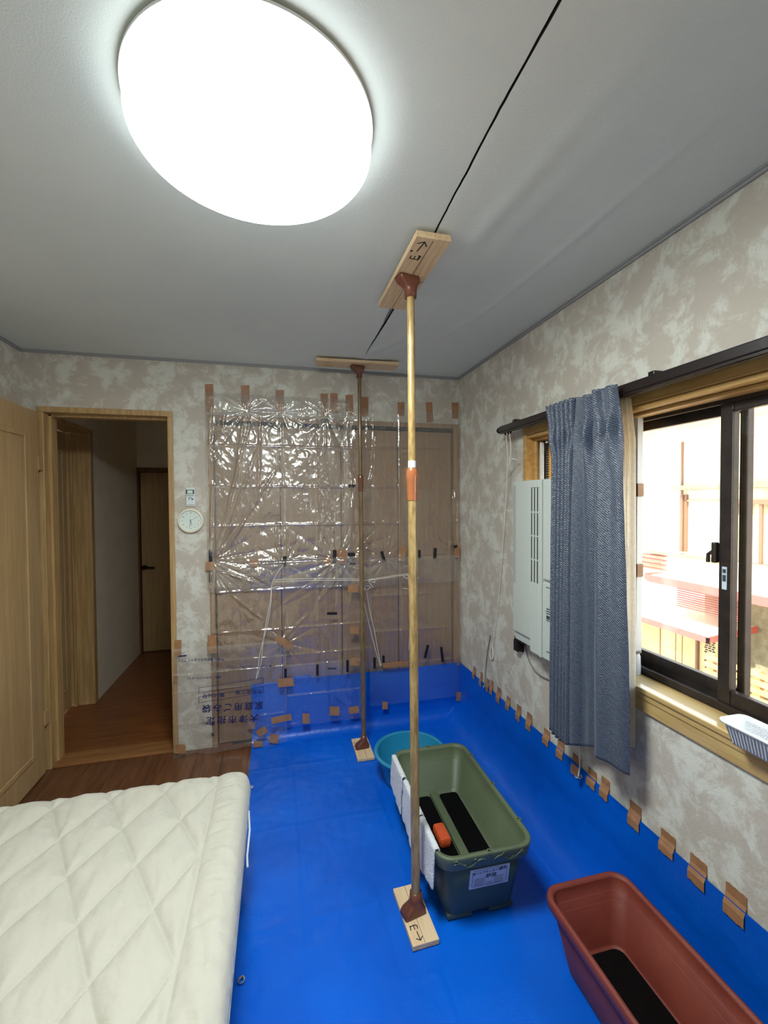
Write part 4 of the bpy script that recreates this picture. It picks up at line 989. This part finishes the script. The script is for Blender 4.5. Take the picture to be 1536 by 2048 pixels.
# ================================================================ REMOTE AND CLOCK
rm = thing('remote_control', 'small white remote control in a holder on the wall above the clock', 'remote control', (-.518, YB-.0005, 1.51))
MB().box(-.029, .029, -.012, 0, 0, .062, .005).build('holder', M['remote'], rm)
MB().box(-.026, .026, -.020, -.005, .008, .117, .007).build('remote_body', M['remote'], rm)
MB().box(-.023, .023, -.0215, -.0195, .076, .102, .001).build('screen_frame', M['inkgrey'], rm); MB().box(-.015, .015, -.0225, -.0214, .079, .098).build('screen', M['lcd'], rm)
for (x, z_, r_) in [(-.017, .066, .0035), (-.006, .066, .0035), (.005, .066, .0035), (.016, .066, .0035), (-.007, .055, .0035), (.004, .055, .0035), (-.006, .045, .0038), (.012, .045, .006)]:
    MB().box(x-r_, x+r_, -.0218, -.0195, z_-r_*.8, z_+r_*.8, .001).build('button', M['button'], rm)
ck = thing('wall_clock', 'round white wall clock beside the doorway, below the remote', 'clock', (-.519, YB-.0005, 1.423))
def disc(mb, r0, prof_, seg=48):
    n0 = len(mb.v)
    for (r, yv) in prof_:
        for k in range(seg): a = 2*PI*k/seg; mb.v.append((r*math.cos(a), -yv, r*math.sin(a)))
    for i in range(len(prof_)-1):
        for k in range(seg): a0 = n0+i*seg+k; a1 = n0+i*seg+(k+1) % seg; mb.f.append((a0, a1, a1+seg, a0+seg))
    return mb
disc(MB(), 0, [(.060, 0), (.073, .006), (.074, .018), (.070, .025), (.064, .026), (.0605, .018), (.0605, .013)]).build('rim', M['clockrim'], ck, True)
disc(MB(), 0, [(.0605, .0135), (.0003, .0135)]).build('dial', M['clockface'], ck, True)
for k in range(12):
    a = k*PI/6; n_ = txt(str(12 if k == 0 else k), .010, M['button'], ck, Matrix.Translation((.048*math.sin(a), -.0145, .048*math.cos(a))) @ Matrix.Rotation(PI/2, 4, 'X'), 'numeral')
def hand(l, wv, a, nm):
    mb = MB(); mb.box(-wv, wv, -.0165, -.0155, -.008, l); o = mb.build(nm, M['button'], ck); o.rotation_euler = (0, a, 0); return o
hand(.028, .0012, 2.9, 'hour_hand'); hand(.042, .0008, 3.3, 'minute_hand'); hand(.044, .0004, 1.0, 'second_hand')
disc(MB(), 0, [(.0600, .0225), (.0003, .0225)]).build('cover_glass', M['glass'], ck, True)

# ================================================================ POLES AND BOARDS
def board(name, label, x0, x1, y0, y1, z0, z1, m, rot=0.0):
    c = ((x0+x1)/2, (y0+y1)/2, z0); o = thing(name, label, 'wooden board', c); o.rotation_euler = (0, 0, rot)
    MB().box(x0-c[0], x1-c[0], y0-c[1], y1-c[1], 0, z1-z0, .0015).build('plank', m, o); return o, c
def strokes(parent, segs, z, r=.0012, m=None, name='marker_line', flat=True, th=.0004):
    mb = MB()
    for pts in segs:
        for (a, b) in zip(pts[:-1], pts[1:]):
            d = Vector((b[0]-a[0], b[1]-a[1])); 
            if d.length < 1e-6: continue
            d.normalize(); n = Vector((-d.y, d.x))*r; e = d*r*.6; k = len(mb.v)
            P = [(a[0]-n.x-e.x, a[1]-n.y-e.y), (b[0]-n.x+e.x, b[1]-n.y+e.y), (b[0]+n.x+e.x, b[1]+n.y+e.y), (a[0]+n.x-e.x, a[1]+n.y-e.y)]
            mb.v += [(p[0], p[1], z-th) for p in P]+[(p[0], p[1], z+th) for p in P]
            mb.f += [(k, k+1, k+2, k+3), (k+7, k+6, k+5, k+4), (k, k+4, k+5, k+1), (k+1, k+5, k+6, k+2), (k+2, k+6, k+7, k+3), (k+3, k+7, k+4, k)]
    return mb.build(name, m or M['ink'], parent)
def rel(c, segs): return [[(x-c[0], y-c[1]) for x, y in s] for s in segs]
Zc = H-.012
zt = .0035
# near pole, foot board: z = .004 .. .022
b1, c1 = board('wooden_board', 'pale wooden board under the near pole\'s foot, marked with an arrow', .423, .520, 1.376, 1.607, .004, .022, M['pine'], 0.035)
strokes(b1, [[(-.002, .115), (-.003, -.115)]], .0182, .0006, name='pencil_line'); strokes(b1, [[(.018, .010), (.048, .010)]], .0182, .0006, name='pencil_line')
strokes(b1, [[(-.036, -.047), (-.018, -.046), (-.010, -.049), (-.010, -.060)], [(-.036, -.060), (-.034, -.047)], [(-.022, -.047), (-.022, -.061)]], .0182, .0016, name='handwritten_mark')
strokes(b1, [[(-.018, -.070), (-.016, -.100)], [(-.028, -.093), (-.016, -.102), (-.005, -.091)]], .0182, .0015, name='drawn_arrow')
MB().lathe([(.0035, 0), (.0035, .0008), (.0003, .0008)], (-.044, -.008, .018), 12).build('pen_dot', M['ink'], b1)
# near pole, ceiling board
b2, c2 = board('wooden_board', 'long pale wooden board pressed to the ceiling by the near pole', .430, .548, 1.32, 1.835, H-.034, H-.014, M['pine'], 0.0)
b2.rotation_euler = (0, 0, .012)
strokes(b2, [[(.000, -.245), (.001, .255)]], -.0004, .0006, name='pencil_line'); strokes(b2, [[(-.058, .005), (.058, .012)]], -.0004, .0006, name='pencil_line')
strokes(b2, [[(-.032, -.180), (-.024, -.232)], [(-.044, -.222), (-.024, -.235), (-.010, -.212)]], -.0004, .0017, name='drawn_arrow')
strokes(b2, [[(-.042, -.150), (-.043, -.135), (-.016, -.132)], [(-.028, -.150), (-.028, -.133)], [(-.015, -.153), (-.013, -.130), (-.009, -.153), (-.017, -.157)]], -.0004, .0017, name='handwritten_mark')
MB().lathe([(.0045, 0), (.0045, -.0008), (.0003, -.0008)], (-.050, -.178, 0), 12).build('pen_dot', M['ink'], b2)
# far pole boards
b3, c3 = board('wooden_board', 'small pale wooden board under the far pole\'s foot', .437, .540, 2.478, 2.708, .004, .020, M['pine'], 0.0)
strokes(b3, [[(.004, .114), (.004, -.114)]], .0162, .0006, name='pencil_line')
MB().lathe([(.0035, 0), (.0035, .0008), (.0003, .0008)], (-.040, .062, .016), 12).build('pen_dot', M['ink'], b3)
MB().lathe([(.0035, 0), (.0035, .0008), (.0003, .0008)], (-.046, -.010, .016), 12).build('pen_dot', M['ink'], b3)
b4, c4 = board('wooden_board', 'long pale wooden board pressed to the ceiling by the far pole', .233, .735, 2.595, 2.715, H-.030, H-.012, M['pineX'], -.045)
strokes(b4, [[(-.20, -.030), (-.17, -.030)], [(-.20, .02), (-.15, .03)]], -.0004, .0012, name='pencil_line')

M['joint2'] = mat('dark_copper_plastic', (104, 62, 44), .22, coat=.4, bump=.02)
def pole(label, cb, ct_, zb, zt_, mats, r_lo, r_up, zj, jl, sticker, brot=0.0):
    root = thing('tension_pole', label, 'pole', (cb[0], cb[1], zb))
    def at(z): t = (z-zb)/(zt_-zb); return Vector(((ct_[0]-cb[0])*t, (ct_[1]-cb[1])*t, z-zb))
    MB().tube([at(zb+.028), at(zj-jl*.6)], r_lo, 24).build('lower_tube', mats[0], root, True)
    MB().tube([at(zj-jl*.6), at(zt_-.03)], r_up, 24).build('upper_tube', mats[1], root, True)
    MB().tube([at(zj-jl), at(zj-jl*.9), at(zj-jl*.12-.035), at(zj-jl*.10-.03), at(zj-.012), at(zj)], [r_lo*1.16, r_lo*1.22, r_lo*1.24, r_lo*1.36, r_lo*1.36, r_up*1.3], 24).build('lock_collar', M['joint'] if sticker else M['joint2'], root, True)
    MB().tube([at(zj-jl*1.25), at(zj-jl*1.0)], r_lo*1.14, 24).build('collar_ring', M['joint'] if sticker else M['joint2'], root, True)
    if sticker: MB().tube([at(zj+.003), at(zj+.028)], r_up*1.05, 24).build('sticker_band', M['sticker'], root, True)
    for (z0_, up_, nm) in ((zb, 1, 'foot'), (zt_, -1, 'head_socket')):
        c = at(z0_); V = []
        secs = [(0, .040, .026, .006), (.010, .041, .027, .008), (.022, .037, .025, .008), (.034, .026, .022, .012), (.046, r_lo*1.35, r_lo*1.35, .018), (.075, r_lo*1.28, r_lo*1.28, .018)]
        V, F = loft([(up_*a, b, c_, d, (-.014*(1-min(1, i/4))), 0) for i, (a, b, c_, d) in enumerate(secs)], 5, True, brot)
        o = mk(nm, [(x+c.x, y_+c.y, z_+c.z) for x, y_, z_ in V], F if up_ > 0 else [f[::-1] for f in F], M['socket'], root, True)
    return root
pole('near wood-look tension pole with amber collar, standing beside the green planter', (.476, 1.492), (.489, 1.566), .0225, H-.0345, (M['pole'], M['pole']), .0165, .0140, 1.655, .095, True, 0.2)
pole('far brown tension pole with dark collar, standing in front of the closet', (.497, 2.600), (.497, 2.660), .0205, H-.0305, (M['pole2'], M['pole2']), .0138, .0115, 1.70, .085, False, 0.1)

# ================================================================ TUB
tb = thing('wash_tub', 'round light blue plastic tub on the tarp behind the green planter', 'tub', (.692, 2.262, .004))
MB().lathe([(.0005, .0), (.130, .0), (.140, .008), (.178, .140), (.182, .150), (.196, .152), (.200, .156), (.198, .162), (.186, .165), (.178, .160), (.137, .014), (.128, .006), (.0005, .006)], (0, 0, 0), 64).build('tub_shell', M['tub'], tb, True)
MB().lathe([(.120, .006), (.118, .009), (.112, .009), (.110, .006)], (0, 0, 0), 48).build('base_ring', M['tub'], tb, True)

# ================================================================ GREEN PLANTER
gp = thing('green_planter', 'large olive green rectangular planter with a white label on its end', 'planter', (.716, 1.712, .0035)); gp.rotation_euler = (0, 0, -.015)
HX, HY, HZ = .188, .345, .292
body = [(.020, .128, .262, .035), (.016, .133, .267, .04), (.026, .138, .273, .045), (HZ-.050, .168, .318, .055)]
V, F = loft(body+[(HZ-.048, .166, .316, .05)], 7, False); mk('outer_shell', V, F, M['greendark'], gp, True)
rim = [(HZ-.052, .166, .316, .05), (HZ-.054, .178, .330, .055), (HZ-.050, .182, .334, .058), (HZ-.008, .187, .343, .062), (HZ-.001, .186, .342, .062), (HZ, .182, .337, .06), (HZ-.003, .172, .325, .052), (HZ-.012, .170, .322, .05)]
V, F = loft(rim, 7, False); F = F[:-1]; mk('rim', V, F, M['green'], gp, True)
inner = [(HZ-.011, .1702, .3222, .05), (HZ-.060, .163, .312, .048), (HZ-.063, .158, .306, .046), (.112, .136, .275, .042), (.108, .128, .266, .040), (.100, .126, .264, .04)]
V, F = loft(inner, 7, True); F.pop(-2); mk('inner_wall', V, F, M['green'], gp, True)
lr = MB()
for (z_, a, b, rr) in ((HZ-.061, .1625, .3115, .048), (.111, .1355, .2745, .042)):
    lr.tube(rrect(0, 0, a, b, rr, z_, 7)+[rrect(0, 0, a, b, rr, z_, 7)[0]], .0022, 6)
lr.build('inner_ridge', M['green'], gp, True)
MB().box(-.018, .018, -.262, .262, .100, .114, .004).build('divider_ridge', M['green'], gp)
for (a, b) in ((-.114, -.022), (.022, .114)):
    V, F = loft([(.1005, (b-a)/2, .246, .018), (.104, (b-a)/2, .246, .018), (.1045, (b-a)/2-.004, .242, .015)], 5, True, 0, ((a+b)/2, 0)); mk('black_base_plate', V, F, M['black'], gp)
# vine relief on the near rim, eyelets, feet, label
vr = MB()
for s_ in (-1, 1):
    pts = []
    for k in range(22):
        t = k/21; x = s_*(.018+.115*t); z_ = HZ-.030+.012*math.sin(t*PI*2.6+ (0 if s_ > 0 else .6)); pts.append((x, -.3445+(HZ-.008-z_)*.21, z_))
    vr.tube(pts, .0018, 6)
    for k in (5, 12, 18):
        x, y_, z_ = pts[k]; vr.tube([(x, y_, z_), (x+s_*.008, y_-.001, z_+.010), (x+s_*.016, y_-.0008, z_+.008)], [.0016, .0024, .0006], 6)
vr.build('vine_relief', M['green'], gp, True)
for (x, y_) in ((0, -.336), (0, .336), (.182, 0), (.182, .22), (.182, -.22), (-.182, .0)):
    e = MB().lathe([(.0042, -.004), (.0042, .002), (.009, .002), (.011, -.002), (.007, -.020), (.003, -.030)], (x, y_, HZ), 16).build('eyelet', M['green'], gp, True)
    MB().lathe([(.0040, .0012), (.0003, .0012)], (x, y_, HZ), 12).build('eyelet_hole', M['black'], e)
for (x, y_) in ((-.082, -.235), (.082, -.235), (-.082, .235), (.082, .235)): MB().box(x-.050, x+.050, y_-.034, y_+.034, .0005, .022, .006).build('foot', M['greendark'], gp)
def on_face(x, z_, off):   # point on the sloping near end wall
    t = (z_-.010)/(HZ-.060); y_ = -(.272+(.318-.272)*t)-off; return (x, y_, z_)
sx0, sx1, sz0, sz1 = -.060, .094, .128, .212
q = [on_face(sx0, sz0, .0012), on_face(sx1, sz0, .0012), on_face(sx1, sz1, .0012), on_face(sx0, sz1, .0012)]; q2 = [on_face(sx0, sz0, -.001), on_face(sx1, sz0, -.001), on_face(sx1, sz1, -.001), on_face(sx0, sz1, -.001)]
lbl = mk('paper_label', q+q2, [(0, 1, 2, 3), (7, 6, 5, 4), (0, 4, 5, 1), (1, 5, 6, 2), (2, 6, 7, 3), (3, 7, 4, 0)], M['sticker'], gp)
tilt = math.atan2(.318-.272, HZ-.060)
def lab_m(x, z_): p = on_face(x, z_, .0016); return Matrix.Translation(p) @ Matrix.Rotation(PI/2-tilt*-1, 4, 'X')
def lab_line(x0, x1, z_, h_=.0012):
    a = on_face(x0, z_-h_, .0018); b = on_face(x1, z_-h_, .0018); c = on_face(x1, z_+h_, .0018); d = on_face(x0, z_+h_, .0018); return [a, b, c, d]
V = []; F = []
def addq(q_): n = len(V); V.extend(q_); F.append((n, n+1, n+2, n+3))
cxm = (sx0+sx1)/2
for z_ in (sz0+.008, sz1-.006): addq(lab_line(sx0+.014, sx1-.014, z_, .0008))
for x in (sx0+.010, sx1-.010): addq([on_face(x-.0008, sz0+.012, .0018), on_face(x+.0008, sz0+.012, .0018), on_face(x+.0008, sz1-.010, .0018), on_face(x-.0008, sz1-.010, .0018)])
for k, z_ in enumerate((.170, .164, .158, .152, .146, .141)):
    addq(lab_line(sx0+.018, cxm-.014-(k % 2)*.006, z_, .0009)); addq(lab_line(cxm+.018, sx1-.018-(k % 3)*.005, z_-.004, .0008))
    if k > 2: addq(lab_line(cxm-.010, cxm+.012, z_-.004, .0008))
mk('label_print', V, F, M['inkgrey'], lbl)
for (body_, sz, x, z_, sxx) in (('緑ベジプランター70', .0125, cxm-.012, .193, 1.0), ('標準', .013, sx1-.026, .196, 1.1), ('野菜', .019, cxm+.006, .174, 1.15)):
    txt(body_, sz, M['inkgrey'], lbl, lab_m(x, z_) @ Matrix.Diagonal((sxx, 1, 1, 1)), 'label_lettering', .0002)
# things with the planter
sp = MB().box(.628, .678, 1.635, 1.735, .1095, .150, .012).build('orange_sponge', M['orange'], None, True); tag(sp, 'small orange block lying inside the green planter', 'sponge')
def towel(label, y0, y1, zout, zin, seed, skew):
    xr = .716-.1870; t_ = []
    top = .0035+HZ+.003
    def f(u, v):
        y_ = y0+(y1-y0)*u; lo = zout+skew*u+.008*nz(u*5, seed)
        # path: outer bottom -> over rim -> inner bottom
        Lo = top-lo; Li = .075; arc = .030; Lt = Lo+arc+Li*zin; s = v*Lt
        yr_ = -(y_-1.712)*-.015
        if s < Lo: x = xr-.006-.006*(1-s/Lo)-.010*abs(nz(u*4, v*3, seed))*(1-s/Lo); z = lo+s
        elif s < Lo+arc: a = (s-Lo)/arc*PI; x = xr+.003-.009*math.cos(a); z = top+.005*math.sin(a)
        else: x = xr+.0125+.08*(s-Lo-arc)*.35; z = top-(s-Lo-arc)
        k = 1 if s > Lo*.2 else .6
        y2 = y_+(.012*nz(v*3, seed)+.006*nz(v*12, seed+2))*(1-v)
        return (x+.0015*nz(u*12, v*16, seed), y2, z)
    V, F = grid(f, 22, 40); o = mk('towel', V, F, M['towel'], smooth=True); thicken(o, .005)
    return tag(o, label, 'towel', 'white towels on the planter rim')
towel('white towel over the green planter\'s rim, farthest of the three', 1.832, 2.010, .135, 1.0, 1.0, .03)
towel('white towel over the green planter\'s rim, middle one behind the pole', 1.595, 1.815, .105, 1.0, 4.0, .045)
towel('white towel over the green planter\'s rim, nearest the label end', 1.420, 1.585, .160, .8, 8.0, -.045)

# ================================================================ RED PLANTER
rp = thing('red_planter', 'long terracotta red rectangular planter beside the right wall', 'planter', (1.003, .925, .0035))
HX, HY, HZ = .160, .346, .228
V, F = loft([(.010, .100, .286, .04), (.0, .103, .289, .04), (.012, .108, .294, .045), (HZ-.040, .142, .330, .05), (HZ-.038, .141, .329, .05)], 7, False); mk('outer_shell', V, F, M['red'], rp, True)
V, F = loft([(HZ-.042, .141, .329, .05), (HZ-.043, .152, .338, .052), (HZ-.036, .156, .342, .054), (HZ-.016, .160, .346, .056), (HZ-.004, .158, .344, .056), (HZ, .152, .338, .052), (HZ-.003, .144, .329, .046), (HZ-.010, .141, .326, .045)], 7, False); F = F[:-1]; mk('rim', V, F, M['red'], rp, True)
V, F = loft([(HZ-.009, .1411, .3261, .045), (HZ-.048, .136, .320, .044), (HZ-.050, .132, .316, .042), (HZ-.075, .129, .313, .042), (HZ-.077, .126, .310, .04), (.030, .104, .288, .038), (.022, .100, .284, .036)], 7, True); F.pop(-2); mk('inner_wall', V, F, M['red'], rp, True)
lr = MB()
for (z_, a, b) in ((HZ-.049, .1355, .3195), (HZ-.076, .1285, .3125)):
    R_ = rrect(0, 0, a, b, .043, z_, 7); lr.tube(R_+[R_[0]], .0016, 6)
lr.build('inner_ridge', M['red'], rp, True)
V, F = loft([(.0225, .085, .262, .03), (.040, .086, .263, .03), (.041, .082, .259, .027)], 5, True); mk('black_base_plate', V, F, M['soil'], rp)
for (x, y_) in ((-.06, -.25), (.06, -.25), (-.06, .25), (.06, .25)): MB().box(x-.03, x+.03, y_-.025, y_+.025, .0005, .012, .004).build('foot', M['red'], rp)

# ================================================================ OUTSIDE
def outobj(mb, name, m, label, cat, kids=None):
    o = mb.build(name, m); return tag(o, label, cat)
hs = thing('neighbour_house', 'sunlit cream neighbouring house with eaves and a barred window', 'house', (7.1, 4, -3))
local(hs, MB().box(7.0, 7.4, -4, 13, -3, 3.0).build('facade', M['facade'], hs))
local(hs, MB().box(6.2, 7.0, -4, 13, 2.78, 2.86).build('soffit', M['soffit'], hs))
local(hs, MB().box(6.16, 6.2, -4, 13, 2.78, 2.98).box(6.2, 7.4, -4, 13, 2.95, 3.0).build('fascia', M['redtrim'], hs))
local(hs, MB().tube([(6.93, 6.2, 2.55), (6.93, 6.2, .62)], .022, 8).box(6.95, 6.99, 6.13, 6.26, .62, 1.62).build('downpipe', M['pipe'], hs))
local(hs, MB().box(6.80, 7.0, -4, 6.33, 1.70, 1.78, .01).build('shutter_box', M['block'], hs)); local(hs, MB().box(6.93, 7.0, 1, 6.1, 1.50, 1.53).build('window_head', M['block'], hs))
local(hs, MB().box(6.96, 7.0, 3.7, 5.30, .56, 1.50).build('window', M['glass'], hs))
for k in range(9):
    y_ = 3.75+k*.19; local(hs, MB().box(6.90, 6.93, y_-.022, y_+.022, .56, 1.50).build('bar', M['pipe'], hs))
local(hs, MB().box(6.88, 6.94, 3.68, 5.30, 1.46, 1.52).box(6.88, 6.94, 3.68, 5.30, .54, .58).box(6.88, 6.94, 5.26, 5.34, .54, 1.5).build('bar_frame', M['pipe'], hs))
local(hs, MB().box(6.85, 7.0, 5.4, 6.9, .52, .57).build('ledge', M['block'], hs))
r1 = thing('upper_canopy_roof', 'pale roof with red edge crossing the view, upper of two', 'roof', (5.3, 1, .4))
mb = MB(); mb.v = [(5.28, -4, .40), (5.28, 5.25, .40), (7.0, 5.25, .55), (7.0, -4, .55), (5.28, -4, .43), (5.28, 5.25, .43), (7.0, 5.25, .58), (7.0, -4, .58)]
mb.f = [(0, 1, 2, 3), (7, 6, 5, 4), (0, 4, 5, 1), (1, 5, 6, 2), (2, 6, 7, 3), (3, 7, 4, 0)]
local(r1, mb.build('roof_sheet', M['roof'], r1)); local(r1, MB().box(5.24, 5.28, -4, 5.25, .34, .44).box(5.24, 7.0, 5.25, 5.29, .36, .46).build('fascia', M['redtrim'], r1))
local(r1, MB().box(5.9, 6.0, -4, 4.9, -.9, .40).build('side_wall', M['block'], r1))
lt = MB()
for k in range(10): lt.box(5.40, 5.43, 3.95, 4.9, .05+k*.03, .062+k*.03)
local(r1, lt.build('lattice', M['redtrim'], r1))
r2 = thing('lower_canopy_roof', 'pale roof with thin red edge below the upper canopy', 'roof', (5.2, 6, -.2))
mb = MB(); mb.v = [(5.13, 4.22, -.20), (5.13, 10, -.20), (7.0, 10, -.02), (7.0, 4.22, -.02), (5.13, 4.22, -.17), (5.13, 10, -.17), (7.0, 10, .01), (7.0, 4.22, .01)]
mb.f = [(0, 1, 2, 3), (7, 6, 5, 4), (0, 4, 5, 1), (1, 5, 6, 2), (2, 6, 7, 3), (3, 7, 4, 0)]
local(r2, mb.build('roof_sheet', M['roof'], r2)); mb = MB().box(5.10, 5.13, 4.19, 10, -.235, -.165); mb.v += [(5.10, 4.19, -.235), (7.0, 4.19, -.055), (7.0, 4.22, -.055), (5.10, 4.22, -.235), (5.10, 4.19, -.165), (7.0, 4.19, .015), (7.0, 4.22, .015), (5.10, 4.22, -.165)]
mb.f += [tuple(8+i for i in f) for f in [(0, 1, 2, 3), (7, 6, 5, 4), (0, 4, 5, 1), (1, 5, 6, 2), (2, 6, 7, 3), (3, 7, 4, 0)]]
local(r2, mb.build('fascia', M['redtrim'], r2))
sd = thing('shed_wall', 'tan siding wall with a lattice vent under the lower canopy roof', 'wall', (5.7, 6, -3))
for k, (a, b) in enumerate(((4.45, 4.72), (4.745, 4.975), (4.99, 5.08), (5.095, 5.34), (5.36, 5.9), (5.91, 6.6), (6.61, 8.5))): local(sd, MB().box(5.60, 5.72, a, b, -3, -.19, .004).build('siding_board', M['siding'], sd))
local(sd, MB().tube([(5.57, 4.735, -.25), (5.57, 4.735, -3)], .018, 8).build('pipe', M['pipe'], sd))
lt = MB()
for k in range(26):
    for j in range(3): lt.box(5.592, 5.599, 4.50+j*.05+(k % 2)*.012, 4.532+j*.05+(k % 2)*.012, -1.1+k*.03, -1.085+k*.03)
local(sd, lt.build('vent_lattice', M['gap'], sd))
fn = thing('slat_fence', 'tan horizontal slat fence below the block wall outside', 'fence', (5.0, 2.5, -3))
for k in range(30):
    local(fn, MB().box(5.0, 5.02, -1.0, 4.15, -3+k*.09, -3+k*.09+.055).build('slat', M['slat'], fn))
for y_ in (4.1, 3.58, 2.6, 1.6, .6): local(fn, MB().box(5.02, 5.08, y_-.04, y_+.04, -3, -.32).build('post', M['slat'], fn))
lv = thing('wall_louvre', 'red brown louvre slats on the sunlit house left of the canopy', 'louvre', (6.95, 7.2, .3))
for k in range(4): local(lv, MB().box(6.90, 6.985, 6.55, 7.6, .22+k*.085, .24+k*.085).build('slat', M['redtrim'], lv))
og = structure(MB().box(1.6, 14, -8, 16, -3.1, -3.0).build('ground', M['outground']))
